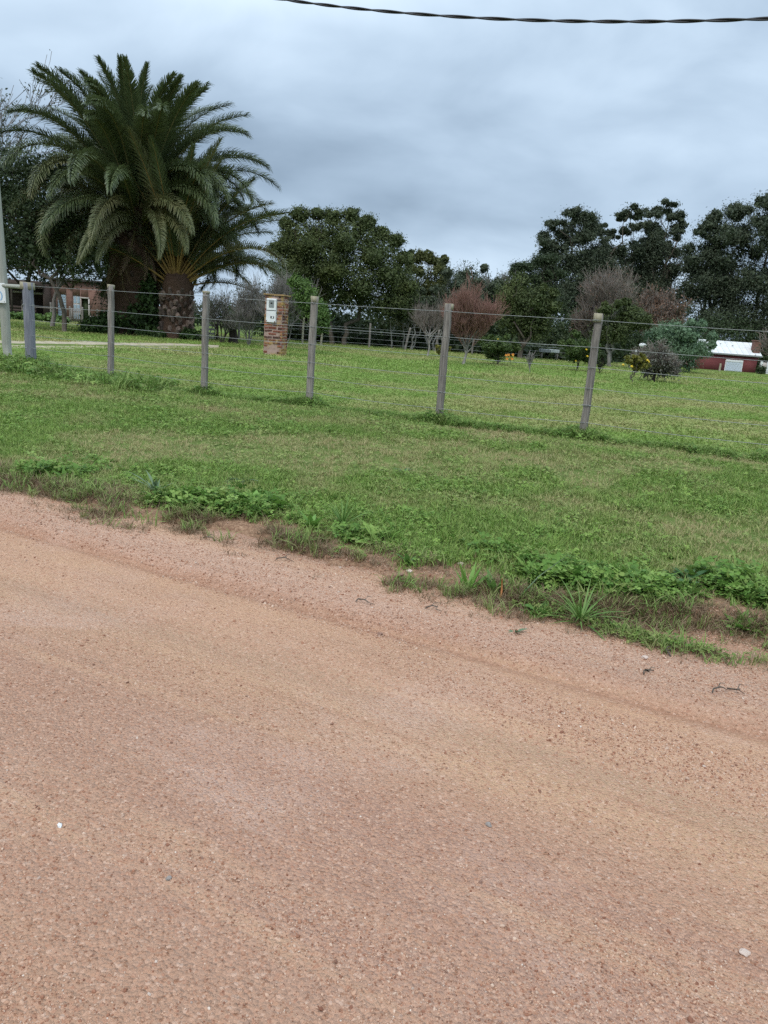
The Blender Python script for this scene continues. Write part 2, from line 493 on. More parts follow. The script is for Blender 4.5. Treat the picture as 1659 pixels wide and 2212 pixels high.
# ================================================================== ground sheets
def axis(parts):
    a = []
    for lo, hi, st in parts:
        a += list(np.arange(lo, hi - 1e-6, st))
    a.append(parts[-1][1]); return np.array(a)
def grid_obj(name, U, V, zf, mat, local_road=False):
    uu, vv = np.meshgrid(U, V)
    x, y = xy(uu, vv)
    z = zf(x, y) if not local_road else zf(uu, vv)
    P = np.stack([uu, vv, z], -1).reshape(-1, 3) if local_road else np.stack([x, y, z], -1).reshape(-1, 3)
    nu, nv = len(U), len(V)
    i = np.arange(nv - 1)[:, None] * nu; j = np.arange(nu - 1)[None, :]
    F = np.stack([i + j, i + j + 1, i + nu + j + 1, i + nu + j], -1).reshape(-1, 4)
    mb = MB(); mb.add(P, F)
    return mb.obj(name, mat, None, True)
Ul = axis([(-1500, -200, 130), (-200, -40, 8), (-40, -10, 1.0), (-10, -6, 0.2), (-6, 3, 0.05), (3, 8, 0.2), (8, 40, 1.0), (40, 200, 8), (200, 1500, 130)])
Vl = axis([(-0.5, 0.9, 0.035), (0.9, 5, 0.12), (5, 14, 0.4), (14, 80, 2.0), (80, 300, 20), (300, 1800, 150)])
lawn = tag(grid_obj('lawn', Ul, Vl, z_lawn, M_lawn), kind='structure')
_uu, _vv = np.meshgrid(Ul, Vl)
_ee = edge_line(_uu) + 0.08 + 0.26 * fbm(_uu * 3, _vv * 6, 19, 3)
_a = lawn.data.attributes.new('soil', 'FLOAT', 'POINT')
_a.data.foreach_set('value', (1 - sstep(_ee, _ee + 0.06, _vv)).astype(np.float32).ravel())
Ur = axis([(-300, -40, 20), (-40, -8, 0.8), (-8, 3, 0.045), (3, 40, 0.8), (40, 300, 20)])
Vr = axis([(-9, -3.6, 0.3), (-3.6, 0.62, 0.03)])
road = grid_obj('road', Ur, Vr, z_road, M_road, True)
# the road sheet is built in along/across coordinates and turned into place
road.matrix_world = Matrix.Translation((NX[0] * V0, NX[1] * V0, 0)) @ Matrix.Rotation(-RA, 4, 'Z')
tag(road, kind='structure')
# land on the near side of the road, behind the camera
nb = MB()
fx = lambda u, v: (*xy(u, v), -0.27)
nb.add([fx(-1500, -1800), fx(1500, -1800), fx(1500, -8.8), fx(-1500, -8.8)], [(0, 1, 2, 3)])
tag(nb.obj('roadside_land', M_lawn), kind='structure')

# driveway: two pale wheel tracks crossing the lawn behind the fence
M_drive = noise_mat('pale_sandy_track', (0.33, 0.28, 0.19), (0.47, 0.41, 0.31), 5, 0.95, 0.3, 0.02, spec=0.1)
def driveway():
    lo = np.array([(-10.2, 11.5), (-8.75, 14.6), (-7.75, 17.2), (-6.95, 19.6), (-6.3, 22.4), (-5.75, 25.2)])
    hi = np.array([(-13.0, 14.5), (-11.0, 19.0), (-9.7, 22.5), (-8.4, 25.4), (-7.4, 27.8), (-6.3, 28.0)])
    mb = MB()
    tt = np.linspace(0, 5, 90)
    A = np.stack([np.interp(tt, range(6), lo[:, k]) for k in (0, 1)], -1)
    B = np.stack([np.interp(tt, range(6), hi[:, k]) for k in (0, 1)], -1)
    for (f0, f1) in ((0.0, 0.40), (0.60, 1.0)):
        rows = []
        for f in np.linspace(f0, f1, 5):
            j = 0.05 * (fbm(tt * 4 + f * 30, tt * 0 + 3, 41, 3) - 0.5)[:, None] * (1 if f in (f0, f1) else 0)
            q = A + (B - A) * (f + j)
            z = z_lawn(q[:, 0], q[:, 1]) + (0.03 if f not in (f0, f1) else -0.01)
            rows.append(np.column_stack([q, z]))
        P = np.stack(rows); nv, nu = P.shape[:2]
        i = np.arange(nv - 1)[:, None] * nu; j = np.arange(nu - 1)[None, :]
        mb.add(P.reshape(-1, 3), np.stack([i + j, i + j + 1, i + nu + j + 1, i + nu + j], -1).reshape(-1, 4))
    return mb.obj('driveway', M_drive, None, True)
tag(driveway(), kind='structure')
def in_drive(x, y):
    c = np.array([(-11.6, 13.0), (-9.9, 16.8), (-8.7, 19.85), (-7.7, 22.5), (-6.85, 25.1), (-6.0, 26.6)])
    d = np.full(x.shape, 9e9)
    for i in range(5):
        a, b = c[i], c[i + 1]; ab = b - a
        t = np.clip(((x - a[0]) * ab[0] + (y - a[1]) * ab[1]) / (ab @ ab), 0, 1)
        d = np.minimum(d, np.hypot(x - a[0] - t * ab[0], y - a[1] - t * ab[1]))
    return d < 1.05 + 0.5 * (vnoise(x * 2.5, y * 2.5, 97) - 0.5)

# ================================================================== grass, gravel (stuff)
SRC = bpy.data.collections.new('ground_cover_sources')
def src_coll(name, meshes):
    c = bpy.data.collections.new(name)
    for i, me in enumerate(meshes):
        c.objects.link(bpy.data.objects.new('%s_%02d' % (name, i), me))
    return c
def blade_tuft(name, mat, n, h, w, spread, lean, seed):
    rng = np.random.default_rng(seed); mb = MB()
    for i in range(n):
        a = rng.uniform(0, 6.283); rr = spread * math.sqrt(rng.uniform()); az = rng.uniform(0, 6.283)
        hh = h * rng.uniform(0.55, 1.15); ln = lean * rng.uniform(0.3, 1.3) * hh
        b = np.array([math.cos(a) * rr, math.sin(a) * rr, -0.004]); d = np.array([math.cos(az), math.sin(az), 0])
        s = np.array([-d[1], d[0], 0]) * w * rng.uniform(0.7, 1.2) / 2
        m_ = b + d * ln * 0.4 + np.array([0, 0, hh * 0.6]); t_ = b + d * ln + np.array([0, 0, hh * rng.uniform(0.7, 1.0)])
        mb.add([b - s, b + s, m_ + s * 0.85, m_ - s * 0.85, t_], [(0, 1, 2, 3), (3, 2, 4)])
    return mb.mesh(name, mat)
def leaf_poly(mb, base, d, nrm, ln, w, shape=(0.0, .75, 1.0, .75, 0.0), bend=0.25):
    """a real leaf outline: stations along its length, folded along the midrib"""
    d = d / np.linalg.norm(d); s = np.cross(d, nrm); s /= np.linalg.norm(s) + 1e-9; nn = np.cross(s, d)
    k = len(shape); L_, C_, R_ = [], [], []
    for i, q in enumerate(shape):
        f = i / (k - 1)
        c = base + d * ln * f + nn * (-bend * ln * f * f)
        L_.append(c - s * w * q / 2 + nn * w * q * 0.12); C_.append(c); R_.append(c + s * w * q / 2 + nn * w * q * 0.12)
    V = L_ + C_ + R_; F = []
    for i in range(k - 1):
        F.append((i, k + i, k + i + 1, i + 1)); F.append((k + i, 2 * k + i, 2 * k + i + 1, k + i + 1))
    mb.add(V, F)
def clover_tuft(name, mat, n, r, h, spread, seed):
    rng = np.random.default_rng(seed); mb = MB()
    for i in range(n):
        a = rng.uniform(0, 6.283); rr = spread * math.sqrt(rng.uniform())
        c = np.array([math.cos(a) * rr, math.sin(a) * rr, h * rng.uniform(0.4, 1.1)])
        nrm = np.array([rng.normal(0, .35), rng.normal(0, .35), 1.0]); nrm /= np.linalg.norm(nrm)
        a0 = rng.uniform(0, 6.283); q = r * rng.uniform(0.7, 1.2)
        for j in range(3):
            d = np.array([math.cos(a0 + j * 2.094), math.sin(a0 + j * 2.094), 0]); d -= nrm * (d @ nrm)
            leaf_poly(mb, c, d, nrm, q, q * 0.85, (0.1, 0.9, 0.7), 0.1)
    return mb.mesh(name, mat)
def rosette(name, mat, n, ln, w, rise, seed):
    rng = np.random.default_rng(seed); mb = MB()
    for i in range(n):
        a = i * 2.4 + rng.uniform(-.3, .3); el = rng.uniform(0.1, rise)
        d = np.array([math.cos(a) * math.cos(el), math.sin(a) * math.cos(el), math.sin(el)])
        l = ln * rng.uniform(0.6, 1.1)
        leaf_poly(mb, np.array([0, 0, 0.0]), d, np.array([0, 0, 1.0]), l, w * rng.uniform(.7, 1.1), (0.15, .45, .9, 1.0, .55, 0.0), 0.3)
    return mb.mesh(name, mat)

def scatter(name, P, rot, scl, kind, dry, coll):
    me = bpy.data.meshes.new(name)
    n = len(P)
    me.vertices.add(n); me.vertices.foreach_set('co', np.asarray(P, np.float32).ravel())
    for nm, ty, dat in (('rot', 'FLOAT_VECTOR', rot), ('scl', 'FLOAT_VECTOR', scl), ('kind', 'INT', kind), ('dry', 'FLOAT', dry)):
        a = me.attributes.new(nm, ty, 'POINT')
        a.data.foreach_set('vector' if ty == 'FLOAT_VECTOR' else 'value', np.ascontiguousarray(dat, np.int32 if ty == 'INT' else np.float32).ravel())
    o = link(bpy.data.objects.new(name, me))
    ng = bpy.data.node_groups.new(name + '_cover', 'GeometryNodeTree')
    ng.interface.new_socket('Geometry', in_out='INPUT', socket_type='NodeSocketGeometry')
    ng.interface.new_socket('Geometry', in_out='OUTPUT', socket_type='NodeSocketGeometry')
    gn = ng.nodes.new
    gi = gn('NodeGroupInput'); go = gn('NodeGroupOutput'); ci = gn('GeometryNodeCollectionInfo'); ip = gn('GeometryNodeInstanceOnPoints')
    ci.inputs['Collection'].default_value = coll
    ci.inputs['Separate Children'].default_value = True
    ci.inputs['Reset Children'].default_value = True
    def attr(nm, ty):
        a = gn('GeometryNodeInputNamedAttribute'); a.data_type = ty; a.inputs['Name'].default_value = nm
        return a.outputs['Attribute']
    ip.inputs['Pick Instance'].default_value = True
    ng.links.new(gi.outputs[0], ip.inputs['Points']); ng.links.new(ci.outputs[0], ip.inputs['Instance'])
    ng.links.new(attr('kind', 'INT'), ip.inputs['Instance Index'])
    er = gn('FunctionNodeEulerToRotation'); ng.links.new(attr('rot', 'FLOAT_VECTOR'), er.inputs[0])
    ng.links.new(er.outputs[0], ip.inputs['Rotation']); ng.links.new(attr('scl', 'FLOAT_VECTOR'), ip.inputs['Scale'])
    ng.links.new(ip.outputs[0], go.inputs[0])
    md = o.modifiers.new('cover', 'NODES'); md.node_group = ng
    return tag(o, kind='stuff')

rng = np.random.default_rng(7)
def sample(n, x0, x1, y0, y1):
    return rng.uniform(x0, x1, n), rng.uniform(y0, y1, n)
def wedge(x, y, m=1.6):
    return np.abs(x) < 0.56 * y + m
def rots(n, tilt=0.15):
    return np.column_stack([rng.normal(0, tilt, n), rng.normal(0, tilt, n), rng.uniform(0, 6.283, n)])
# fence line v at given x (posts)
FP = [(-5.93, 11.84), (-5.31, 11.36), (-3.94, 10.82), (-2.39, 9.83), (-1.01, 9.47), (0.54, 8.65), (2.05, 8.20), (3.75, 7.40)]
fpx = [p[0] for p in FP]; fpy = [p[1] for p in FP]
def fence_y(x):
    x = np.asarray(x, float)
    y = np.interp(x, fpx, fpy)
    return np.where(x < fpx[0], fpy[0] - 0.46 * (x - fpx[0]), np.where(x > fpx[-1], fpy[-1] - 0.46 * (x - fpx[-1]), y))

# ---- verge
vm_ = [blade_tuft('verge_blades', M_grass_v, 20, 0.046, 0.0042, 0.060, 1.0, 1), blade_tuft('verge_blades', M_grass_v, 20, 0.036, 0.0048, 0.065, 1.3, 2),
       blade_tuft('verge_blades', M_grass_v, 18, 0.055, 0.0040, 0.055, 0.9, 3), clover_tuft('verge_clover', M_grass_v, 7, 0.012, 0.036, 0.055, 4),
       clover_tuft('verge_clover', M_grass_v, 8, 0.010, 0.030, 0.06, 5), rosette('verge_rosette', M_grass_v, 9, 0.065, 0.018, 0.5, 6)]
def verge():
    n = 158000
    x, y = sample(n, -9.5, 7.9, 2.2, 14)
    u, v = uv(x, y); e = edge_line(u)
    fy = fence_y(x)
    dens = sstep(e + 0.07, e + 0.30, v)
    bare = fbm(x * 0.9 + 3, y * 0.9, 61, 3)
    dens = dens * (1 - 0.55 * sstep(0.58, 0.70, bare))
    dens = dens * (1.0 - 0.35 * sstep(6, 11, y))
    k = wedge(x, y, 2.6) & (y < fy + 0.1) & (rng.uniform(size=n) < dens)
    x, y, u, v, bare, fy = (q[k] for q in (x, y, u, v, bare, fy))
    n = len(x)
    pt = fbm(x * 1.7, y * 1.7, 65, 3)
    r = rng.uniform(size=n)
    kind = np.where(r < .34, 0, np.where(r < .66, 1, np.where(r < .90, 2, 3)))
    kind = np.where((pt > 0.56) & (r > .55), np.where(r > .80, 3, 4), kind)
    kind = np.where(rng.uniform(size=n) < 0.012, 5, kind)
    crest = np.exp(-((y - (8.05 - .22 * x + 0.12 * np.sin(x * 1.4))) / 0.22) ** 2) + 0.6 * np.exp(-((y - (8.75 - .26 * x)) / 0.30) ** 2)
    dry = 0.04 + 0.75 * sstep(0.53, 0.72, bare) + 0.55 * crest * (0.4 + fbm(x * 2, y * 2, 66, 2)) + 0.35 * sstep(0.55, 0.75, fbm(x * 4, y * 4, 69, 2)) + rng.normal(0, .1, n)
    dry = dry + 0.35 * sstep(0.25, 0.0, v - edge_line(u))
    dry = np.where(kind >= 3, dry * 0.5, dry)
    s = rng.uniform(0.75, 1.25, n) * (1 + 0.25 * sstep(6, 11, y)) * (1 - 0.3 * np.clip(dry, 0, 1))
    return scatter('verge_grass', np.column_stack([x, y, z_lawn(x, y)]), rots(n, .2), np.column_stack([s, s, s]), kind, np.clip(dry, 0, 0.95), src_coll('verge_tuft', vm_))
verge()

# ---- field
fm_ = [blade_tuft('field_blades', M_grass_f, 26, 0.050, 0.0060, 0.11, 1.0, 11), blade_tuft('field_blades', M_grass_f, 26, 0.042, 0.0068, 0.12, 1.3, 12),
       clover_tuft('field_clover', M_grass_f, 12, 0.016, 0.040, 0.12, 13),
       blade_tuft('field_blades_far', M_grass_f, 40, 0.055, 0.0125, 0.28, 1.1, 14), blade_tuft('field_blades_far', M_grass_f, 40, 0.050, 0.015, 0.30, 1.4, 15)]
def field():
    PX, PY, K, D, SS = [], [], [], [], []
    for (y0, y1, dens, far) in ((6.5, 13, 330, 0), (13, 19, 200, 0), (19, 30, 55, 1), (30, 52, 26, 1)):
        xm = 0.56 * y1 + 2
        n = int(2 * xm * (y1 - y0) * dens)
        x, y = sample(n, -xm, xm, y0, y1)
        k = wedge(x, y) & (y > fence_y(x) - 0.05) & ~in_drive(x, y)
        x, y = x[k], y[k]; n = len(x)
        r = rng.uniform(size=n)
        kd = np.where(r < .45, 0, np.where(r < .86, 1, 2)) if not far else np.where(r < .5, 3, 4)
        pt = fbm(x * 0.55, y * 0.9, 71, 3)
        dry = 0.04 + 0.50 * sstep(0.48, 0.68, pt) + 0.40 * sstep(0.48, 0.68, fbm(x * 0.2 + 4, y * 0.35, 74, 3)) + 0.30 * sstep(0.5, 0.72, fbm(x * 2.2, y * 2.2, 73, 2)) + rng.normal(0, .08, n)
        PX.append(x); PY.append(y); K.append(kd); D.append(dry); SS.append(rng.uniform(.8, 1.25, n))
    x, y, kd, d, s = (np.concatenate(q) for q in (PX, PY, K, D, SS))
    return scatter('field_grass', np.column_stack([x, y, z_lawn(x, y)]), rots(len(x), .12), np.column_stack([s, s, s]), kd, np.clip(d, 0, .9), src_coll('field_tuft', fm_))
field()

# ---- unmown strip under the wires and weedy carpet along the road
tm_ = [blade_tuft('strip_blades', M_grass_t, 18, 0.15, 0.007, 0.06, 0.8, 21), blade_tuft('strip_blades', M_grass_t, 16, 0.11, 0.008, 0.07, 1.1, 22),
       clover_tuft('strip_leaves', M_weed, 12, 0.026, 0.10, 0.08, 23)]
def strip():
    X, Y, Sx = [], [], []
    for i in range(9000):
        x = rng.uniform(-8.5, 5.5); y = float(fence_y(x)) + rng.normal(0.02, 0.08)
        h = vnoise(np.array([x * 1.6]), np.array([2.0]), 77)[0]
        h2 = math.exp(-((x + 5.3) / 1.0) ** 2)
        near = min(abs(x - q) for q in fpx)
        s = 0.32 + 0.50 * h + 0.75 * h2 + 0.55 * math.exp(-(near / 0.16) ** 2)
        X.append(x); Y.append(y); Sx.append(s * rng.uniform(.6, 1.15))
    for i in range(1500):      # taller mess around the gate end
        x = rng.uniform(-7.2, -3.0); y = float(fence_y(x)) + rng.normal(-0.1, 0.28)
        X.append(x); Y.append(y); Sx.append(rng.uniform(.5, 1.5) * (0.5 + vnoise(np.array([x * 2.1]), np.array([y * 2.0]), 79)[0]))
    x, y, s = np.array(X), np.array(Y), np.array(Sx)
    n = len(x); kd = rng.choice([0, 0, 1, 1, 2], n)
    return scatter('fence_strip_grass', np.column_stack([x, y, z_lawn(x, y)]), rots(n, .2), np.column_stack([s, s, s]), kd, np.clip(rng.normal(.08, .14, n), 0, .8), src_coll('strip_tuft', tm_))
strip()
wm_ = [clover_tuft('roadside_clover', M_weed, 9, 0.024, 0.075, 0.07, 31), clover_tuft('roadside_clover', M_weed, 10, 0.018, 0.055, 0.07, 32),
       rosette('roadside_rosette', M_weed, 10, 0.11, 0.035, 0.9, 33), blade_tuft('roadside_blades', M_grass_t, 14, 0.11, 0.007, 0.05, 1.0, 34),
       blade_tuft('dead_stalks', M_dryw, 16, 0.05, 0.004, 0.07, 1.8, 35)]
def weeds():
    n = 15000
    u = rng.uniform(-9, 2.2, n); e = edge_line(u)
    v = e + 0.16 + np.abs(rng.normal(0, 0.20, n)) + 0.10 * fbm(u * 2, u * 0, 82, 2)
    x, y = xy(u, v)
    m_ = fbm(u * 1.3, v * 2, 81, 3)
    k = wedge(x, y) & (rng.uniform(size=n) < sstep(0.44, 0.62, m_) * (0.35 + 0.65 * sstep(0.75, 0.25, v - e)))
    x, y, u, v = x[k], y[k], u[k], v[k]
    n1_ = len(x)
    kd = rng.choice([0, 0, 0, 1, 1, 1, 2, 2, 2, 3], n1_)
    s = rng.uniform(.40, 1.0, n1_) * (1 + 0.5 * (rng.uniform(size=n1_) < .12))
    dry = np.clip(rng.normal(.02, .1, n1_), 0, .7)
    # dead stalks and sparse creeping grass on the crumbling road edge
    n2_ = 14000
    u2 = rng.uniform(-8, 2.2, n2_); e2 = edge_line(u2); v2 = e2 + rng.normal(0.06, 0.12, n2_)
    k2 = rng.uniform(size=n2_) < sstep(0.36, 0.60, fbm(u2 * 2.2, v2 * 5, 83, 3))
    u2, v2 = u2[k2], v2[k2]
    x2, y2 = xy(u2, v2)
    x = np.concatenate([x, x2]); y = np.concatenate([y, y2])
    u3 = rng.uniform(-1.0, 1.0, 1500); v3 = 0.09 + 0.03 * np.sin(u3 * 5) + rng.normal(0, 0.035, 1500)
    k3 = rng.uniform(size=1500) < 0.10 + 0.55 * sstep(0.35, 0.6, fbm(u3 * 3, v3 * 3, 85, 3))
    x3, y3 = xy(u3[k3], v3[k3])
    x = np.concatenate([x, x3]); y = np.concatenate([y, y3])
    uu, vv = uv(x, y)
    z = np.maximum(z_lawn(x, y), z_road(uu, vv)) - 0.002
    kd = np.concatenate([kd, rng.choice([4, 4, 4, 4, 4, 4, 4, 3], len(x2))])
    s = np.concatenate([s, rng.uniform(.35, .9, len(x2))]); dry = np.concatenate([dry, rng.uniform(0, .6, len(x2))])
    kd = np.concatenate([kd, rng.choice([4, 4, 4, 3, 1], len(x3))]); s = np.concatenate([s, rng.uniform(.3, .75, len(x3))]); dry = np.concatenate([dry, rng.uniform(0, .5, len(x3))])
    return scatter('roadside_weeds', np.column_stack([x, y, z]), rots(len(x), .25), np.column_stack([s, s, s]), kd, dry, src_coll('roadside_weed', wm_))
weeds()

# ---- gravel
def stone_mesh(name, seed, mat, sub=1):
    import bmesh
    r_ = np.random.default_rng(seed); bm = bmesh.new()
    bmesh.ops.create_icosphere(bm, subdivisions=sub, radius=1.0)
    ax = r_.uniform(.7, 1.2, 3); ax[2] *= 0.7
    for vv in bm.verts:
        vv.co = Vector(np.array(vv.co) * ax * (1 + r_.normal(0, .14)))
    me = bpy.data.meshes.new(name); bm.to_mesh(me); bm.free(); me.materials.append(mat)
    return me
def gravel():
    U_, V_, Z_ = [], [], []
    for (y0, y1, dens, s0) in ((0.9, 2.0, 26000, 0.0017), (2.0, 3.2, 14000, 0.0021), (3.2, 6.2, 5200, 0.0027)):
        xm = 0.56 * y1 + 0.5
        n = int(2 * xm * (y1 - y0) * dens)
        x, y = sample(n, -xm, xm, y0, y1)
        u, v = uv(x, y)
        w = 0.05 * (fbm(u * 0.6, v * 0 + 2, 31, 2) - 0.5)
        band = 0.16 + 0.95 * sstep(0.42, 0.62, fbm(u * 0.5 + 9, v * 2.2, 91, 3))
        band = band + 0.6 * np.exp(-((v + 0.25 + w) / 0.18) ** 2) - 0.5 * np.exp(-((v + 0.52 + w) / 0.06) ** 2) - 0.45 * np.exp(-((v + 1.05 + w) / 0.12) ** 2) - 0.3 * np.exp(-((v + 0.65 + w) / 0.12) ** 2)
        k = wedge(x, y, 0.5) & (v < edge_line(u) + 0.12) & (rng.uniform(size=n) < band)
        U_.append(x[k]); V_.append(y[k])
        Z_.append(s0 * (0.75 + rng.gamma(1.3, 0.36, k.sum())))
    x, y, s = (np.concatenate(q) for q in (U_, V_, Z_))
    u, v = uv(x, y)
    z = np.maximum(z_road(u, v), z_lawn(x, y)) + s * 0.15
    n = len(x); r3 = rng.uniform(0, 6.283, (n, 3)) * np.array([.15, .15, 1])
    ms = [stone_mesh('gravel_stone', 200 + i, M_stone) for i in range(4)]
    return scatter('gravel', np.column_stack([x, y, z]), r3, np.column_stack([s, s, s]), rng.integers(0, 4, n), np.zeros(n), src_coll('gravel_piece', ms))
gravel()

# ================================================================== wire fence
def rotz(a):
    c, s = math.cos(a), math.sin(a); return np.array([[c, -s, 0], [s, c, 0], [0, 0, 1.0]])
def timber(name, h, w, d, mat, parent, loc, rz, seed, lean=(0, 0), round_=False):
    """a rough hand-split post: many-sided section that wanders along its height, with wire notches"""
    r_ = np.random.default_rng(seed); k = 12 if round_ else 8; n = 15
    mb = MB(); rings = []
    hs = np.linspace(-0.06, h, n)
    an = np.arange(k) * 2 * np.pi / k + (np.pi / 8 if not round_ else 0)
    if round_:
        prof = np.ones(k) * (1 + r_.normal(0, .03, k)); X = np.cos(an) * prof * w / 2; Y = np.sin(an) * prof * w / 2
    else:
        c_ = .30
        sq = np.array([(1, c_ - 1 + .7), (1 - c_, 1), (c_ - 1, 1), (-1, 1 - c_), (-1, c_ - 1), (c_ - 1, -1), (1 - c_, -1), (1, -.4)], float)
        sq += r_.normal(0, .06, sq.shape); X = sq[:, 0] * w / 2; Y = sq[:, 1] * d / 2
    ox = np.cumsum(r_.normal(0, .0022, n)); oy = np.cumsum(r_.normal(0, .0022, n))
    for i, z in enumerate(hs):
        s = 1 + r_.normal(0, .018) + 0.05 * (1 - z / h)
        px_ = X * s + ox[i] + lean[0] * z + r_.normal(0, .0012, k); py_ = Y * s + oy[i] + lean[1] * z + r_.normal(0, .0012, k)
        zz = np.full(k, z) + (r_.normal(0, .006, k) if i == n - 1 else 0)
        rings.append(np.column_stack([px_, py_, zz]))
    V = np.concatenate(rings); i = np.arange(n - 1)[:, None] * k; j = np.arange(k)[None, :]; j2 = (j + 1) % k
    mb.add(V, np.stack([i + j, i + j2, i + k + j2, i + k + j], -1).reshape(-1, 4))
    mb.f.append([tuple((n - 1) * k + q for q in range(k))])
    o = mb.obj(name, mat, parent)
    o.location = loc; o.rotation_euler = (0, 0, rz)
    return o
fence = thing('wire_fence', 'wire fence on grey split timber posts between the mown verge and the lawn', 'fence', (0, 8.95, 0))
FI = Matrix.Translation((0, -8.95, 0))
WIRE_H = [1.235, 0.965, 0.760, 0.545, 0.365, 0.185]
def local(p): return (p[0], p[1] - 8.95, p[2])
for i, (x, y) in enumerate(FP[2:]):
    z = gz(x, y)
    hh = [1.31, 1.29, 1.31, 1.31, 1.30, 1.30][i]
    w = [.066, .064, .074, .078, .074, .072][i]
    p = timber('post', hh, w, .070, M_post, fence, local((x, y, z)), R(-23 + [4, -3, 2, 5, -2, 0][i]), 40 + i, [(0.01, 0), (-.004, 0), (0, 0), (.006, 0), (.008, 0), (0, 0)][i])
    # paler sawn head
    th = [.05, .03, .07, .06, .085, .05][i]
    mb = MB(); r_ = np.random.default_rng(80 + i)
    box(mb, (0, 0, 0), (w * 1.03, .0725, th), None, .0018, r_)
    t_ = mb.obj('post_head', M_post_top, p); t_.location = (0.01 * hh if i == 0 else 0.003, 0.0, hh - th / 2 + .006)
    # wire staples
    st = MB()
    for h in WIRE_H:
        hx = h
        tube(st, [(-.012, -.040, hx - .010), (-.012, -.046, hx), (.012, -.046, hx), (.012, -.040, hx - .010)], .0022, 4)
    tag(st.obj('staple', M_wire, p), kind='stuff')
    for h in (WIRE_H[0], WIRE_H[4]):
        tie = MB(); an = np.linspace(0, 2 * np.pi, 13)
        tube(tie, np.column_stack([np.cos(an) * (w * .62), np.sin(an) * .0505, np.full(13, h + .003)]), .0028, 4, False)
        tie.obj('wire_tie', M_wire, p)
# thick round strainer post at the gate end
x, y = FP[1]
sp = timber('strainer_post', 1.28, .150, .150, M_post_blue, fence, local((x, y, gz(x, y))), 0, 61, (-.012, 0), True)
sp['label'] = 'thick round blue-grey strainer post with wire bound round it'
mb = MB(); an = np.linspace(0, 2 * np.pi * 3, 40)
tube(mb, np.column_stack([np.cos(an) * .082 - .01, np.sin(an) * .082, 0.955 + .008 * an / 6.28]), .003, 4, False)
mb.obj('wire_binding', M_wire, sp); mb = MB()
an = np.linspace(0, 2 * np.pi * 1, 16)
tube(mb, np.column_stack([np.cos(an) * .084 - .005, np.sin(an) * .084, np.full(16, .365)]), .003, 4, False)
mb.obj('wire_binding', M_wire, sp)
mb = MB(); box(mb, (0, 0, 0), (.148, .15, .10), None, .003, np.random.default_rng(5))
q = mb.obj('post_head', M_post_top, sp); q.location = (-.015, 0, 1.235); q.scale = (.98, .98, 1)
rail = MB()
tube(rail, [(-5.98, 11.86, 1.215), (-5.6, 11.6, 1.21), (-5.36, 11.40, 1.205)], [.028, .030, .029], 8)
rl = rail.obj('top_rail', M_pole, fence); rl.location = (0, -8.95, 0)
# six strands stretched along the posts
for k, h in enumerate(WIRE_H):
    P = []
    r_ = np.random.default_rng(300 + k)
    for i in range(1, len(FP) - 1):
        a, b = FP[i], FP[i + 1]
        za, zb = gz(*a) + h, gz(*b) + h
        for t in np.linspace(0, 1, 9)[:-1]:
            P.append((a[0] + (b[0] - a[0]) * t + .02, a[1] + (b[1] - a[1]) * t - .044, za + (zb - za) * t - (.004 + .002 * k) * 4 * t * (1 - t)))
    P.append((FP[-1][0], FP[-1][1] - .044, gz(*FP[-1]) + h))
    mb = MB(); tube(mb, P, .0026, 6, True)
    w = mb.obj('wire', M_wire, fence, True); w.location = (0, -8.95, 0)

# ------------------------------------------------------------------ pole, its plate and the cable overhead
px0, py0 = -5.905, 11.90
pole = thing('utility_pole', 'pale tall wooden pole at the left edge, beside the strainer post', 'pole', (px0, py0, gz(px0, py0)))
mb = MB(); hs = np.linspace(-.1, 6.15, 14); r_ = np.random.default_rng(3)
tube(mb, np.column_stack([-.036 * hs + r_.normal(0, .003, 14), 0 * hs, hs]), np.interp(hs, [-.1, .5, 1.2, 6.15], [.055, .068, .072, .06]), 12)
mb.obj('shaft', M_pole, pole, True)
mb = MB(); tube(mb, [(-.23, -.09, 5.95), (-.23, -.14, 5.98), (-.23, -.14, 6.03)], .012, 6)
mb.obj('cable_hook', M_cable, pole)
plate = thing('notice_plate', 'small white plate with a blue mark, nailed to the pale pole', 'sign', (-5.985, 11.79, 1.10))
plate.rotation_euler = (0, R(-2.5), R(-6))
o = link(bpy.data.objects.new('plate', bevel_box_mesh('plate', (.27, .012, .285), .003, M_white)), plate)
mb = MB(); an = np.linspace(R(-70), R(80), 12)
A = np.column_stack([.055 * np.cos(an) + .035, np.full(12, -.0085), .075 * np.sin(an) - .04]); B = A * [1, 1, 1] - np.column_stack([.018 * np.cos(an), 0 * an, .018 * np.sin(an)])
mb.add(np.concatenate([A, B]), [(i, i + 1, 13 + i, 12 + i) for i in range(11)])
mb.obj('blue_mark', M_blue_print, plate)
mb = MB()
for sx in (-.11, .11):
    for sz in (-.12, .12): box(mb, (sx, -.007, sz), (.012, .004, .012))
tag(mb.obj('nail', M_wire, plate), kind='stuff')

cab = thing('power_cable', 'black twisted power cable crossing the sky above the fence', 'cable', (-1.57, 10.1, 4.64))
xs = np.linspace(-6.19, 14.0, 900)
ln = np.concatenate([[0], np.cumsum(np.full(899, (xs[1] - xs[0]) * 1.10))])
zc_ = 4.64 - .1625 * (xs + 1.57) + .0175 * (xs + 1.57) * (xs - 1.377)
yc_ = 10.1 - .4393 * (xs + 1.57)
for s in (0, 1):
    an = ln * 2 * np.pi / 0.78 + s * np.pi + 0.6 * np.sin(ln * 1.3)
    P = np.column_stack([xs + .40 * .0085 * np.cos(an) + 1.57, yc_ + .9 * .0085 * np.cos(an) - 10.1, zc_ + .0085 * np.sin(an) - 4.64])
    mb = MB(); tube(mb, P, .0092, 6); mb.obj('strand', M_cable, cab, True)

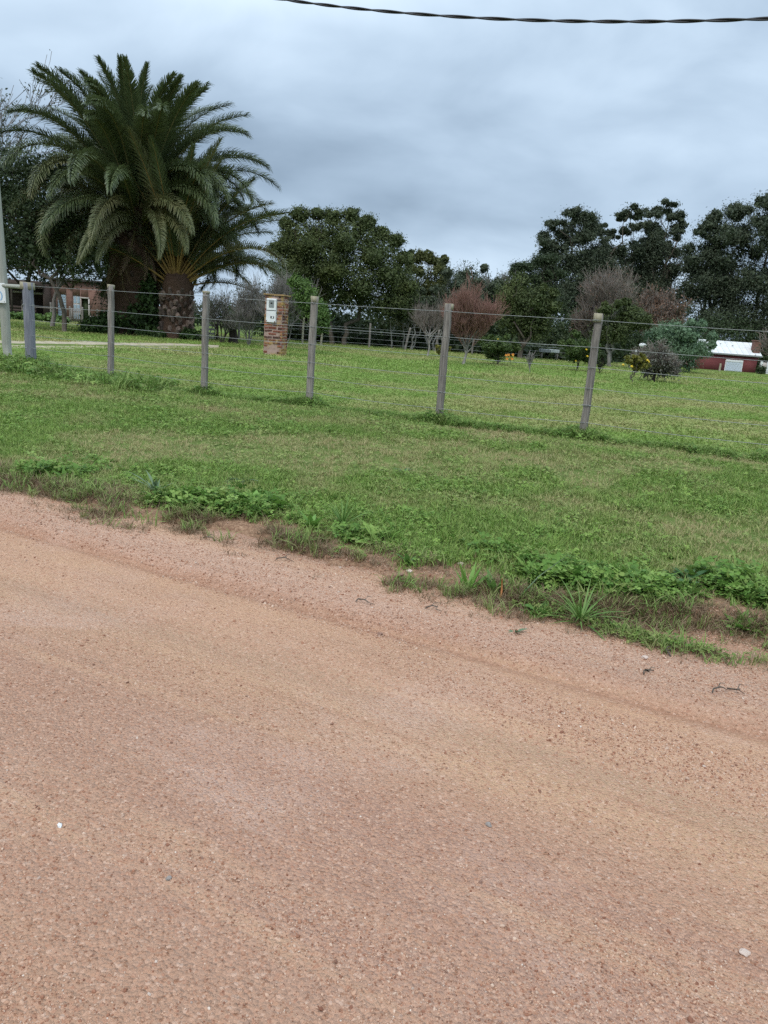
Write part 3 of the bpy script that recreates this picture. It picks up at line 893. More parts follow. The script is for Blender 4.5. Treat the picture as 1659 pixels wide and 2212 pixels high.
# ================================================================== brick meter pillar
pil = thing('brick_pillar', 'red and brown brick pillar with lichen and a white meter box', 'pillar', (-3.50, 22.78, gz(-3.5, 22.7)), R(-10))
def lichen_mat(name, c1, c2, rnd, lich=(0.42, 0.29, 0.10)):
    m, t, b, o = new_mat(name)
    n = nz(t, 14, 4, 0.65, 'Object'); g = nz(t, 3.1, 4, 0.6, 'Position'); s_ = nz(t, 22, 3, 0.6, 'Position')
    c = mixc(t, obj_random(t), c1, c2)
    c = mixc(t, mth('MULTIPLY', sharp(t, n, 0.45, 0.7), 0.5, tree=t), c, (c1[0] * .55, c1[1] * .5, c1[2] * .5))
    c = mixc(t, mth('MULTIPLY', sharp(t, s_, 0.52, 0.72), 0.45, tree=t), c, (0.38, 0.285, 0.24))       # smeared mortar
    c = mixc(t, mth('MULTIPLY', sharp(t, g, 0.50, 0.62), 0.75, tree=t), c, lich)                        # lichen
    t.links.new(c, b.inputs['Base Color']); b.inputs['Roughness'].default_value = 0.92; b.inputs['Specular IOR Level'].default_value = .12
    bump(t, b, n, .7, .008); return m
M_brick = lichen_mat('old_brick', (0.17, 0.055, 0.038), (0.34, 0.12, 0.075), .3)
M_brick_dk = lichen_mat('burnt_brick', (0.075, 0.038, 0.034), (0.14, 0.062, 0.05), .3)
M_brick_or = lichen_mat('orange_brick', (0.46, 0.155, 0.065), (0.50, 0.17, 0.075), .2, (0.48, 0.18, .08))
M_mortar = lichen_mat('pillar_mortar', (0.40, 0.285, 0.235), (0.44, 0.31, 0.26), .1)
M_glass_g = noise_mat('cloudy_meter_glass', (0.16, 0.18, 0.18), (0.30, 0.32, 0.32), 16, .3, 0, spec=.5)
M_dark = noise_mat('dark_void', (0.012, 0.012, 0.012), (0.025, 0.022, 0.02), 5, .9, 0)
HW = .27; NC = 20; CH = 1.70 / NC
mb = MB(); r_ = np.random.default_rng(9)
nh = 28; ring = []
pts = [(-1, -1), (-.33, -1), (.33, -1), (1, -1), (1, -.33), (1, .33), (1, 1), (.33, 1), (-.33, 1), (-1, 1), (-1, .33), (-1, -.33)]
V = []
for z in np.linspace(-.05, 1.70, nh):
    for (a, b) in pts: V.append((a * (HW - .008) + r_.normal(0, .004), b * (HW - .008) + r_.normal(0, .004), z))
V = np.array(V); i = np.arange(nh - 1)[:, None] * 12; j = np.arange(12)[None, :]; j2 = (j + 1) % 12
mb.add(V, np.stack([i + j, i + j2, i + 12 + j2, i + 12 + j], -1).reshape(-1, 4)); mb.f.append([tuple((nh - 1) * 12 + q for q in range(12))])
mb.obj('mortar_core', M_mortar, pil)
bm_src = {}
for mat in (M_brick, M_brick_dk, M_brick_or):
    bm_src[mat.name] = [bevel_box_mesh('brick', (1, 1, 1), .07, mat, 400 + q, .018) for q in range(3)]
for c in range(NC):
    z = (c + .5) * CH
    off = c % 2
    for f in range(4):
        # each face: long and short bricks, alternating course by course
        wid = [(.245, -.145), (.245, .115)] if not off else [(.115, -.21), (.245, -.015), (.115, .195)]
        for (w, cx_) in wid:
            if f == 0 and c < 4 and r_.uniform() < .62: continue         # rendered over at the foot
            if r_.uniform() < .07: continue
            if f == 0 and z > .92 and -.16 < cx_ < .10: continue            # behind the meter box
            q = r_.uniform()
            mat = M_brick if q < .62 else M_brick_dk
            if f == 0 and c == 10 and w > .2 and cx_ < 0.05: mat = M_brick_or
            if f == 1 and c < 9: mat = M_brick
            me = bm_src[mat.name][r_.integers(0, 3)]
            b = link(bpy.data.objects.new('brick', me), pil)
            h = .054 * r_.uniform(.8, 1.08); w2 = w * r_.uniform(.9, 1.0); pr = r_.uniform(.004, .016)
            D = .06
            a = [R(0), R(90), R(180), R(270)][f]
            ctr = np.array([cx_ + r_.normal(0, .005), -(HW - .008) - pr + D / 2, z + r_.normal(0, .004)])
            b.location = rotz(a) @ ctr
            b.rotation_euler = (0, r_.normal(0, .02), a + r_.normal(0, .015)); b.scale = (w2, D, h)
M_cap = lichen_mat('lichened_cap_tile', (0.30, 0.20, 0.10), (0.40, 0.27, 0.12), .3, (0.44, 0.30, 0.09))
for (cx_, cy_, w, d, rz) in ((-.15, -.15, .30, .30, .01), (.155, -.15, .30, .30, -.02), (-.15, .155, .30, .30, .015), (.155, .16, .30, .30, -.01)):
    b = link(bpy.data.objects.new('cap_tile', bevel_box_mesh('cap_tile', (w, d, .040), .006, M_cap, int(cx_ * 100) + 50, .003)), pil)
    b.location = (cx_ * 1.03, cy_ * 1.03, 1.722 + rz * .2); b.rotation_euler = (rz, rz * 1.5, rz)
# meter box
mbx = link(bpy.data.objects.new('meter_box', bevel_box_mesh('meter_box', (.29, .10, .66), .008, M_white)), pil)
mbx.location = (-.050, -.285, 1.285)
def on_box(name, c, d, mat, bev=.003):
    o = link(bpy.data.objects.new(name, bevel_box_mesh(name, d, bev, mat)), mbx); o.location = c; return o
on_box('upper_door', (0, -.055, .165), (.276, .012, .305), M_white)
on_box('lower_door', (0, -.054, -.163), (.276, .010, .315), M_white)
on_box('window_rim', (.008, -.062, .185), (.155, .006, .215), M_wire)
on_box('meter_window', (.008, -.064, .185), (.138, .008, .196), M_glass_g)
on_box('meter_dial', (.012, -.070, .20), (.05, .006, .04), M_dark, .002)
on_box('door_seam', (0, -.058, -.001), (.28, .006, .012), M_dark, .001)
on_box('broken_hole', (.042, -.0595, -.185), (.11, .004, .062), M_dark, .001)
on_box('lock_tab', (.052, -.066, -.186), (.04, .008, .05), M_white)
on_box('rust_chip', (.12, -.0595, -.305), (.035, .004, .04), M_brick_dk, .001)
on_box('rust_chip', (-.125, -.0595, -.29), (.022, .004, .03), M_brick_dk, .001)

# ================================================================== foliage builders
def ell_points(r_, n, lob):
    """points in the outer shell of ellipsoids, picked by their area; returns points, outward direction, lobe radius"""
    lob = np.array(lob, float)
    ar = (lob[:, 3] * lob[:, 4] + lob[:, 3] * lob[:, 5] + lob[:, 4] * lob[:, 5])
    k = r_.choice(len(lob), n, p=ar / ar.sum())
    d = r_.normal(size=(n, 3)); d /= np.linalg.norm(d, axis=1)[:, None]
    rad = r_.uniform(.62, 1.0, n) ** .6
    P = lob[k, :3] + d * lob[k, 3:6] * rad[:, None]
    return P, d, lob[k, 3:6].mean(axis=1)
def leaf_cloud(mb, r_, C, outd, size, aspect=.5, upb=.3, hang=0.0):
    n = len(C)
    nr = outd * .8 + r_.normal(0, .75, (n, 3)); nr[:, 2] += upb
    nr /= np.linalg.norm(nr, axis=1)[:, None]
    d = r_.normal(size=(n, 3)); d[:, 2] -= hang
    d -= nr * (d * nr).sum(1)[:, None]; d /= np.linalg.norm(d, axis=1)[:, None] + 1e-9
    s = np.cross(nr, d); sz = (size * r_.uniform(.6, 1.35, n))[:, None]
    a = d * sz * .5; b = s * sz * .5 * aspect
    fold = nr * sz * .10
    V = np.stack([C - a, C + b + fold - a * .1, C + a, C - b + fold - a * .1], 1).reshape(-1, 3)
    mb.add(V, (np.arange(n)[:, None] * 4 + np.arange(4)[None, :]))
def crown_mb(seed, lobes, clumps, per, size, cs=.16, aspect=.5, upb=.6, hang=0.0, inner=.25):
    r_ = np.random.default_rng(seed); mb = MB()
    P, d, rad = ell_points(r_, clumps, lobes)
    rr = rad * cs * r_.uniform(.5, 1.4, clumps)
    C = np.repeat(P, per, 0) + r_.normal(0, 1, (clumps * per, 3)) * np.repeat(rr, per)[:, None] * np.array([1, 1, .75])
    leaf_cloud(mb, r_, C, np.repeat(d, per, 0), size, aspect, upb, hang)
    if inner:
        n = int(clumps * per * inner); lob = np.array(lobes, float); k = r_.integers(0, len(lob), n)
        dd = r_.normal(size=(n, 3)); dd /= np.linalg.norm(dd, axis=1)[:, None]
        C = lob[k, :3] + dd * lob[k, 3:6] * (r_.uniform(0, .75, n) ** .5)[:, None]
        leaf_cloud(mb, r_, C, dd, size * 1.7, .7, 0)
    return mb
def limb_path(r_, a, b, n=6, wob=.06):
    a, b = np.array(a, float), np.array(b, float); t = np.linspace(0, 1, n)[:, None]
    P = a + (b - a) * t; Ln = np.linalg.norm(b - a)
    w = r_.normal(0, wob * Ln, (n, 3)) * np.sin(t * np.pi)
    return P + w
def lobes_from(r_, c, dims, n, frac=(.32, .5), zb=0.0, puffs=9):
    """n overlapping ellipsoids filling an egg of half-sizes dims about c"""
    c = np.array(c, float); dims = np.array(dims, float); L_ = []
    for i in range(n):
        d = r_.normal(size=3); d /= np.linalg.norm(d); d *= r_.uniform(.42, .84)
        f = r_.uniform(*frac)
        L_.append((*(c + d * dims), *(dims * f * r_.uniform(.85, 1.15, 3))))
    L_.append((*c, *(dims * .55)))
    for i in range(puffs):          # small knobs standing out of the outline
        d = r_.normal(size=3); d[2] = abs(d[2]) * .8; d[1] = -abs(d[1]) * .7; d /= np.linalg.norm(d); f = r_.uniform(.13, .22)
        L_.append((*(c + d * dims * r_.uniform(.82, 1.0)), *(np.full(3, dims.mean()) * f)))
    return L_
def tree(name, label, cat, base, H, half, lift, seed, mats, nl=9, clumps=420, per=26, leaf=.15, trunk_r=.14, stems=1, group=None,
         aspect=.5, cs=.22, hang=0.0, inner=.25, lobes=None, frac=(.32, .5), spread=.25, depth=None):
    """trunk with limbs reaching into the crown, crown of leaf clumps. half = half width; lift = height of the crown's underside"""
    r_ = np.random.default_rng(seed)
    x, y = base; g = gz(x, y)
    t = thing(name, label, cat, (x, y, g), 0, group)
    dy = depth or half * .85
    c = (0, 0, (H + lift) / 2)
    if lobes is None:
        lobes = lobes_from(r_, c, (half, dy, (H - lift) / 2), nl, frac)
    mb = MB()
    for s in range(stems):
        a0 = r_.uniform(0, 6.28); off = 0.0 if stems == 1 else spread
        b0 = np.array([math.cos(a0) * off * half * .5, math.sin(a0) * off * half * .3, -.1])
        top = np.array([b0[0] * 2.0 + r_.normal(0, .08 * half), b0[1], lift + (H - lift) * .35])
        P = limb_path(r_, b0, top, 8, .05)
        tube(mb, P, np.linspace(1.15, .55, 8) * trunk_r / math.sqrt(stems), 8)
        pick = r_.choice(len(lobes), min(len(lobes), max(3, 7 // stems + 1)), replace=False)
        for k in pick:
            st = P[r_.integers(3, 8)]
            e_ = np.array(lobes[k][:3]) + r_.normal(0, .15, 3) * np.array(lobes[k][3:6])
            Q = limb_path(r_, st, e_, 6, .09)
            tube(mb, Q, np.linspace(.55, .12, 6) * trunk_r / math.sqrt(stems), 6)
            for m in range(2):
                e2 = e_ + r_.normal(0, .5, 3) * np.array(lobes[k][3:6])
                tube(mb, limb_path(r_, Q[r_.integers(2, 5)], e2, 5, .1), np.linspace(.22, .05, 5) * trunk_r / math.sqrt(stems), 5)
    mb.obj('trunk', mats[0], t, True)
    crown_mb(seed + 1, lobes, int(clumps * 1.35), per, leaf * .84, cs, aspect, .6, hang, inner).obj('crown', mats[1], t)
    return t

def grow_tree(r_, trunk_h, levels, L0, R0, nch, ang, upw, taper=.62, lean=(0, 0), wob=.12, start=.35, keep=None):
    """branching skeleton: list of (points, radii, level)"""
    out_ = []
    def rec(p, d, Ln, rad, lv):
        n = 5 if lv < 2 else 4
        P = [p]; dd = d.copy()
        for i in range(n - 1):
            dd = dd + r_.normal(0, wob, 3) + np.array([0, 0, upw * .25]); dd /= np.linalg.norm(dd)
            P.append(P[-1] + dd * Ln / (n - 1))
        P = np.array(P); rr = np.linspace(rad, rad * taper * .7 if lv < levels else rad * .35, n)
        out_.append((P, rr, lv))
        if lv >= levels: return
        for c in range(nch[lv]):
            f = r_.uniform(start, 1.0) if lv else r_.uniform(.55, 1.0)
            k = f * (n - 1); i0 = min(int(k), n - 2); q = P[i0] + (P[i0 + 1] - P[i0]) * (k - i0)
            dl = P[i0 + 1] - P[i0]; dl /= np.linalg.norm(dl)
            perp = r_.normal(size=3); perp -= dl * (perp @ dl); perp /= np.linalg.norm(perp)
            a = ang[lv] * r_.uniform(.6, 1.25)
            nd = dl * math.cos(a) + perp * math.sin(a); nd[2] += upw * .35; nd /= np.linalg.norm(nd)
            rec(q, nd, Ln * r_.uniform(.55, .85) * (.80 + .32 * max(0, nd[2])), max(rad * taper * r_.uniform(.6, .95), .0018), lv + 1)
    rec(np.array([0, 0, -.08]), np.array([lean[0], lean[1], 1.0]) / math.sqrt(1 + lean[0] ** 2 + lean[1] ** 2), trunk_h, R0, 0)
    return out_
def bare_tree(name, label, base, mats, seed, group=None, levels=4, trunk_h=.9, R0=.07, nch=(7, 5, 5, 4), ang=(.5, .45, .45, .5), upw=.5, cat='tree',
              split=2, scale=None, rmin=.004, lean=(0, 0), wob=.12, leaves=None, rz=0, start=.35, stems=1):
    r_ = np.random.default_rng(seed); x, y = base
    t = thing(name, label, cat, (x, y, gz(x, y)), rz, group)
    A, B = MB(), MB(); tips = []
    for s in range(stems):
        ln_ = lean if stems == 1 else (r_.normal(0, .28), r_.normal(0, .2))
        for P, rr, lv in grow_tree(r_, trunk_h * (1 if stems == 1 else r_.uniform(.7, 1.2)), levels, 1, R0, nch, ang, upw, lean=ln_, wob=wob, start=start):
            tube(A if lv < split else B, P, np.maximum(rr, rmin), 7 if lv == 0 else (5 if lv < split else 3), lv == 0)
            if lv >= levels - 1: tips.append(P[1:])
    A.obj('trunk', mats[0], t, True); tw = B.obj('twigs', mats[1], t)
    if scale:                       # fit the grown crown to its height
        allz = max([p[:, 2].max() for p in tips]); s = scale / allz
        t.scale = (s, s, s)
    if leaves:
        n, size, mat = leaves
        T = np.concatenate(tips); k = r_.integers(0, len(T), n)
        mb = MB(); C = T[k] + r_.normal(0, .06, (n, 3)); leaf_cloud(mb, r_, C, r_.normal(size=(n, 3)) * .5, size, .55, .2)
        mb.obj('leaves', mat, t)
    return t

M_olive = leaf_mat('olive_foliage', (0.055, 0.078, 0.026), (0.105, 0.135, 0.048), (0.115, 0.140, 0.045))
M_dark = leaf_mat('dark_foliage', (0.034, 0.054, 0.023), (0.066, 0.094, 0.038), (0.042, 0.064, 0.028))
M_euc = leaf_mat('eucalyptus_foliage', (0.052, 0.070, 0.044), (0.105, 0.128, 0.076), (0.080, 0.100, 0.062))
M_yolive = leaf_mat('yellow_olive_foliage', (0.080, 0.095, 0.030), (0.135, 0.145, 0.048), (0.07, 0.090, 0.036))
M_grey_g = leaf_mat('grey_green_foliage', (0.060, 0.080, 0.048), (0.105, 0.130, 0.078), (0.08, 0.1, 0.06))
M_bluegreen = leaf_mat('blue_green_foliage', (0.115, 0.190, 0.105), (0.215, 0.315, 0.190), (0.16, 0.25, 0.145), nscale=1.4)
M_palegrey = leaf_mat('pale_grey_foliage', (0.13, 0.13, 0.105), (0.23, 0.225, 0.185))
M_bright = leaf_mat('bright_green_foliage', (0.085, 0.155, 0.036), (0.15, 0.235, 0.065), (0.10, 0.17, 0.045))
M_citrus = leaf_mat('citrus_foliage', (0.055, 0.098, 0.026), (0.115, 0.165, 0.048), (0.13, 0.16, 0.05))
M_citrus_y = leaf_mat('yellowing_citrus_foliage', (0.14, 0.15, 0.03), (0.24, 0.22, 0.045), (0.085, 0.12, 0.03))
M_russet = leaf_mat('russet_leaves', (0.14, 0.085, 0.060), (0.24, 0.145, 0.095), (0.17, 0.12, 0.075))
M_ivy = leaf_mat('climber_leaves', (0.035, 0.065, 0.020), (0.075, 0.125, 0.034), (0.045, 0.075, 0.026))
M_frond = leaf_mat('palm_leaflets', (0.078, 0.108, 0.044), (0.140, 0.175, 0.074), (0.105, 0.138, 0.058), .2, .42, spec=.5)
M_frond_old = leaf_mat('older_palm_leaflets', (0.115, 0.135, 0.055), (0.20, 0.215, 0.105), (0.20, 0.19, 0.09), .18, .45, spec=.4)
M_rachis = noise_mat('palm_rachis', (0.16, 0.15, 0.06), (0.24, 0.21, 0.09), 6, .6, 0)
M_petiole = noise_mat('orange_brown_petiole', (0.20, 0.125, 0.035), (0.30, 0.19, 0.055), 6, .6, 0)
M_fibre = noise_mat('palm_fibre', (0.050, 0.032, 0.022), (0.14, 0.088, 0.062), 9, .95, 1.0, .05, (5, 5, .8), .05, detail=6)
M_boot = noise_mat('grey_brown_leaf_base', (0.055, 0.038, 0.03), (0.24, 0.175, 0.14), 7, .9, .6, .02, rnd=.55)
M_deadf = leaf_mat('dead_palm_leaflets', (0.13, 0.085, 0.055), (0.22, 0.15, 0.095), None, .1)

# ================================================================== palms
def frond_mesh(name, Lf, bend, pw, seed, mat, nleaf=210, width=.50, tip_hang=.5):
    r_ = np.random.default_rng(seed); n = 26
    s = np.linspace(0, 1, n)
    an = -bend * s ** pw
    dx = np.cos(an); dz = np.sin(an)
    X = np.concatenate([[0], np.cumsum((dx[1:] + dx[:-1]) / 2)]) * Lf / (n - 1)
    Z = np.concatenate([[0], np.cumsum((dz[1:] + dz[:-1]) / 2)]) * Lf / (n - 1)
    Y = .10 * Lf * r_.normal() * s ** 2 * .5
    P = np.column_stack([X, Y, Z])
    mb = MB(); 
    q = np.sort(r_.uniform(.17, 1.0, nleaf)); q = np.linspace(.16, .995, nleaf) + r_.normal(0, .002, nleaf); q = np.clip(q, .15, .999)
    V, F = [], []
    nv = 0
    for sd in (-1, 1):
        k = q * (n - 1); i0 = np.minimum(k.astype(int), n - 2); f = (k - i0)[:, None]
        B = P[i0] * (1 - f) + P[i0 + 1] * f
        a = -bend * q ** pw
        T = np.column_stack([np.cos(a), 0 * a, np.sin(a)]); U = np.column_stack([-np.sin(a), 0 * a, np.cos(a)])
        Sd = np.tile([0, sd, 0.0], (nleaf, 1))
        fwd = np.interp(q, [.15, .4, .8, 1], [.60, .82, .98, 1.3]) + r_.normal(0, .03, nleaf)
        vup = np.where(np.arange(nleaf) % 3 == 0, .85, np.where(np.arange(nleaf) % 3 == 1, .35, -.05)) + r_.normal(0, .07, nleaf)
        D = Sd * np.cos(fwd)[:, None] + T * np.sin(fwd)[:, None] + U * vup[:, None]
        D /= np.linalg.norm(D, axis=1)[:, None]
        ll = width * np.interp(q, [.15, .28, .55, .85, 1], [.45, .95, 1.1, .8, .45]) * r_.uniform(.93, 1.05, nleaf)
        w = np.cross(D, U); w /= np.linalg.norm(w, axis=1)[:, None]; w = w * .9 + U * .2 * sd * r_.normal(0, 1, nleaf)[:, None]
        w /= np.linalg.norm(w, axis=1)[:, None]
        hw = .0165
        mid = B + D * (ll * .55)[:, None]; tip = B + D * ll[:, None] - U * (ll * tip_hang * .5)[:, None]
        Vq = np.stack([B - w * hw, B + w * hw, mid + w * hw * .9, mid - w * hw * .9, tip + w * .004, tip - w * .004], 1).reshape(-1, 3)
        i = np.arange(nleaf)[:, None] * 6
        mb.add(Vq, np.concatenate([i + np.array([[0, 1, 2, 3]]), i + np.array([[3, 2, 4, 5]])]))
    leaf = mb.mesh(name, mat)
    mr = MB(); tube(mr, P, np.interp(s, [0, .2, 1], [.050, .030, .006]), 5)
    rach = mr.mesh('rachis', M_rachis)
    return leaf, rach
def place_frond(root, src, az, el, roll_, sc, top, rmat=None, name='frond'):
    leaf, rach = src
    o = link(bpy.data.objects.new(name, leaf), root)
    o.matrix_local = Matrix.Translation(top) @ Matrix.Rotation(az, 4, 'Z') @ Matrix.Rotation(-el, 4, 'Y') @ Matrix.Rotation(roll_, 4, 'X') @ Matrix.Scale(sc, 4)
    link(bpy.data.objects.new('rachis', rach), o)
    return o
CL = [(30, 2.0), (55, 2.1), (82, 2.1), (108, 2.0), (128, 1.8), (142, 1.7)]
FR = [[frond_mesh('frond', 5.0, R(b), p, 500 + 10 * i + j, M_frond if i < 4 else (M_frond if j == 0 else M_frond_old)) for j in range(2)] for i, (b, p) in enumerate(CL)]
FRO = [frond_mesh('frond', 4.7, R(b), p, 560 + i, M_frond_old, 150) for i, (b, p) in enumerate(((115, 1.8), (140, 1.7), (95, 1.8)))]
FRD = [frond_mesh('dead_frond', 3.0, R(b), 1.0, 580 + i, M_deadf, 46, .34, .8) for i, b in enumerate((25, 45))]
def boots(root, r0_, r1_, z0, z1, n, seed, size=(.17, .16, .30)):
    r_ = np.random.default_rng(seed)
    ms = [bevel_box_mesh('leaf_base', size, .045, M_boot, 600 + i, .014) for i in range(3)]
    for i in range(n):
        f = i / n; z = z0 + (z1 - z0) * f; a = i * 2.39996 + r_.normal(0, .06); rr = r0_ + (r1_ - r0_) * f
        if r_.uniform() < .22: continue
        o = link(bpy.data.objects.new('leaf_base', ms[i % 3]), root)
        o.location = (math.cos(a) * rr, math.sin(a) * rr, z); o.rotation_euler = Euler((r_.normal(0, .1), R(26) + r_.normal(0, .22), a + r_.normal(0, .2)), 'XYZ')
        s = r_.uniform(.6, 1.3); o.scale = (s, s, s * r_.uniform(.8, 1.2))
def palm_trunk(root, prof, mat, seed, k=18):
    r_ = np.random.default_rng(seed); mb = MB(); n = len(prof); V = []
    for (z, r, ox) in prof:
        for j in range(k):
            a = j * 2 * math.pi / k; q = r * (1 + r_.normal(0, .06)); V.append((ox + math.cos(a) * q, math.sin(a) * q, z + r_.normal(0, .03)))
    i = np.arange(n - 1)[:, None] * k; j = np.arange(k)[None, :]; j2 = (j + 1) % k
    mb.add(V, np.stack([i + j, i + j2, i + k + j2, i + k + j], -1).reshape(-1, 4)); mb.f.append([tuple((n - 1) * k + q for q in range(k))])
    return mb.obj('trunk', mat, root)

r_ = np.random.default_rng(21)
pb = (-10.55, 32.0)
palm1 = thing('palm_tree', 'tall date palm with thick shaggy brown trunk and a huge crown', 'palm', (*pb, gz(*pb)), 0, 'date palms behind the fence')
palm_trunk(palm1, [(-.1, .95, 0), (.3, .88, 0), (1.0, .84, 0), (1.8, .86, 0), (2.6, .98, 0), (3.2, 1.08, 0), (3.8, 1.0, 0), (4.4, .75, 0), (4.9, .45, 0)], M_fibre, 31)
boots(palm1, .92, 1.08, 2.3, 4.2, 46, 33, (.15, .14, .34))
top1 = Vector((0, 0, 4.45))
nf = 128
for i in range(nf):
    f = i / (nf - 1)
    az = i * 2.39996 + r_.normal(0, .12)
    el = R(87 - 78 * f ** .95) + r_.normal(0, .07)
    k = int(np.clip(np.interp(f, [0, .18, .40, .62, .82, 1], [.5, 1.5, 2.6, 3.6, 4.6, 5.0]) + r_.normal(0, .35), 0, 5))
    sc = np.interp(f, [0, .12, .3, .55, .8, 1], [.96, 1.10, 1.18, 1.18, 1.05, .86]) * r_.uniform(.92, 1.06)
    src = FR[k][r_.integers(0, 2)]
    if f > .68 and r_.uniform() < .75: src = FRO[r_.integers(0, 3)]
    st = top1 + Vector((math.cos(az) * .45 * f, math.sin(az) * .45 * f, .45 - .9 * f))
    place_frond(palm1, src, az, el, r_.normal(0, .25), sc, st)
for i in range(24):
    az = i * 2.4 + r_.normal(0, .2); el = R(-58) + r_.normal(0, .14)
    place_frond(palm1, FRD[i % 2], az, el, r_.normal(0, .4), r_.uniform(.45, .7), Vector((math.cos(az) * .85, math.sin(az) * .85, 3.2 + r_.normal(0, .55))), name='dead_frond')
# climber on the lower trunk
mb = crown_mb(77, [(.75, -.75, 1.0, .45, .35, .9), (.25, -.92, .6, .6, .3, .6), (-.8, -.6, .45, .5, .4, .5), (.65, -.75, 1.9, .35, .3, .6)], 80, 24, .15, .22, .7)
cl_ = mb.obj('climber', M_ivy, palm1)

pb2 = (-8.75, 31.2)
palm2 = thing('palm_tree', 'shorter date palm with diamond-patterned grey trunk and orange frond stalks', 'palm', (*pb2, gz(*pb2)), 0, 'date palms behind the fence')
palm_trunk(palm2, [(-.1, .78, 0), (.25, .66, 0), (.8, .57, .02), (1.5, .54, .04), (2.1, .58, .04), (2.5, .42, .04)], M_fibre, 41)
boots(palm2, .62, .55, .2, 1.95, 110, 43)
M_keep = M_rachis; M_rachis = M_petiole
FR2 = [[frond_mesh('frond', 4.6, R(b), p, 700 + 10 * i + j, M_frond if j else M_frond_old, 150) for j in range(2)] for i, (b, p) in enumerate(((25, 1.5), (48, 1.6), (75, 1.7), (105, 1.6)))]
M_rachis = M_keep
top2 = Vector((0, 0, 2.2))
nf = 84
for i in range(nf):
    f = i / (nf - 1); az = i * 2.39996 + 1.0 + r_.normal(0, .12)
    el = R(84 - 62 * f) + r_.normal(0, .06)
    if math.sin(az) < -.35 and el < R(66): continue
    k = int(np.clip(np.interp(f, [0, .3, .6, 1], [.2, 1.1, 2.1, 3.0]) + r_.normal(0, .35), 0, 3))
    place_frond(palm2, FR2[k][r_.integers(0, 2)], az, el, r_.normal(0, .25), r_.uniform(.95, 1.12) * np.interp(f, [0, .3, 1], [.95, 1.12, .95]),
                top2 + Vector((math.cos(az) * .3 * f, math.sin(az) * .3 * f, .3 - .45 * f)))
# ferny plants at the palms' feet
for i, (x, y, s, lb) in enumerate(((-9.3, 30.5, .30, 'smallest leafy plant right in front of the shorter palm trunk'), (-9.75, 31.0, .5, 'low green leafy plant between the feet of the two palms'), (-8.0, 30.5, .42, 'low leafy plant at the right foot of the shorter palm'),
                                   (-11.6, 30.9, .7, 'dark leafy bush at the left foot of the tall palm'))):
    t = thing('undergrowth_plant', lb, 'plant', (x, y, gz(x, y)), i * 1.3, 'plants at the foot of the palms')
    crown_mb(90 + i, [(0, 0, s * .5, s, s * .7, s * .55), (s * .6, 0, s * .35, s * .6, s * .5, s * .4)], 60, 22, .13, .22, .5).obj('leaves', M_ivy, t)

# ================================================================== left background
tree('dark_tree', 'dark evergreen tree with slim bare trunk in front of the brick house', 'tree', (-12.45, 29.4), 6.7, 2.9, 1.7, 101, (M_bark, M_dark), 12, 620, 26, .12, .085,
     frac=(.22, .4), cs=.20, inner=.12, lobes=[(-1.2, 0, 3.0, 1.3, 1.2, .8), (.4, 0, 2.6, 1.2, 1.0, .6), (-2.2, .3, 4.0, 1.6, 1.3, 1.2), (-.7, .2, 4.4, 1.5, 1.3, 1.1), (.6, .4, 3.6, 1.0, 1.0, .7),
     (-2.0, .4, 5.6, 1.3, 1.2, .9), (-3.2, 0, 2.6, 1.3, 1.0, .7), (-.6, .3, 5.7, .9, .8, .6), (-3.6, .3, 5.0, 1.0, 1.0, 1.0)])
tree('dark_tree', 'dark leafy tree filling the gap left of the palm trunk, above the shed roof', 'tree', (-17.0, 36.0), 6.0, 2.6, 1.9, 103, (M_bark_dark, M_dark), 10, 420, 26, .14, .12)
tree('dark_tree', 'dark tree directly behind the tall palm', 'tree', (-12.6, 38.5), 6.4, 2.4, .9, 105, (M_bark_dark, M_dark), 9, 420, 26, .15, .13)
bare_tree('bare_tree', 'tall leafless grey tree rising behind the palm at the upper left', (-18.3, 34.5), (M_twig_grey, M_twig_grey), 111, None, 5, 3.0, .11, (5, 4, 4, 4, 3), (.5, .5, .5, .55, .6), .25, scale=11.2, rmin=.009, leaves=(3500, .10, M_grey_g))
bare_tree('bare_tree', 'leafless grey tree just behind the left fronds of the palm', (-15.6, 35.5), (M_twig_grey, M_twig_grey), 113, None, 5, 2.2, .09, (5, 4, 4, 4, 3), (.55, .5, .5, .55, .6), .2, scale=8.6, rmin=.009, leaves=(2500, .10, M_grey_g))

M_brickwall = noise_mat('old_pink_brickwork', (0.15, 0.080, 0.064), (0.27, 0.155, 0.122), 6, .95, .4, .02, detail=6)
M_shutter = noise_mat('pale_blue_shutter', (0.26, 0.34, 0.42), (0.36, 0.45, 0.53), 5, .7, .1, .005)
M_shed = noise_mat('dark_brown_boards', (0.045, 0.030, 0.026), (0.085, 0.060, 0.050), 4, .9, .4, .02, (1, 1, 6))
M_light = noise_mat('pale_plaster', (0.42, 0.37, 0.34), (0.55, 0.50, 0.46), 5, .9, .2, .01)
M_roofd = noise_mat('dark_roofing', (0.05, 0.042, 0.042), (0.09, 0.075, 0.072), 6, .9, .4, .02)
def part_box(name, c, d, mat, parent, bev=.0):
    if bev:
        o = link(bpy.data.objects.new(name, bevel_box_mesh(name, d, bev, mat)), parent); o.location = c; return o
    mb = MB(); box(mb, (0, 0, 0), d); o = mb.obj(name, mat, parent); o.location = c; return o
hz = gz(-23.4, 57)
house = thing('brick_house', 'small old pink brick house with pale blue shutters behind the palms', 'house', (-23.35, 58.5, hz), R(4))
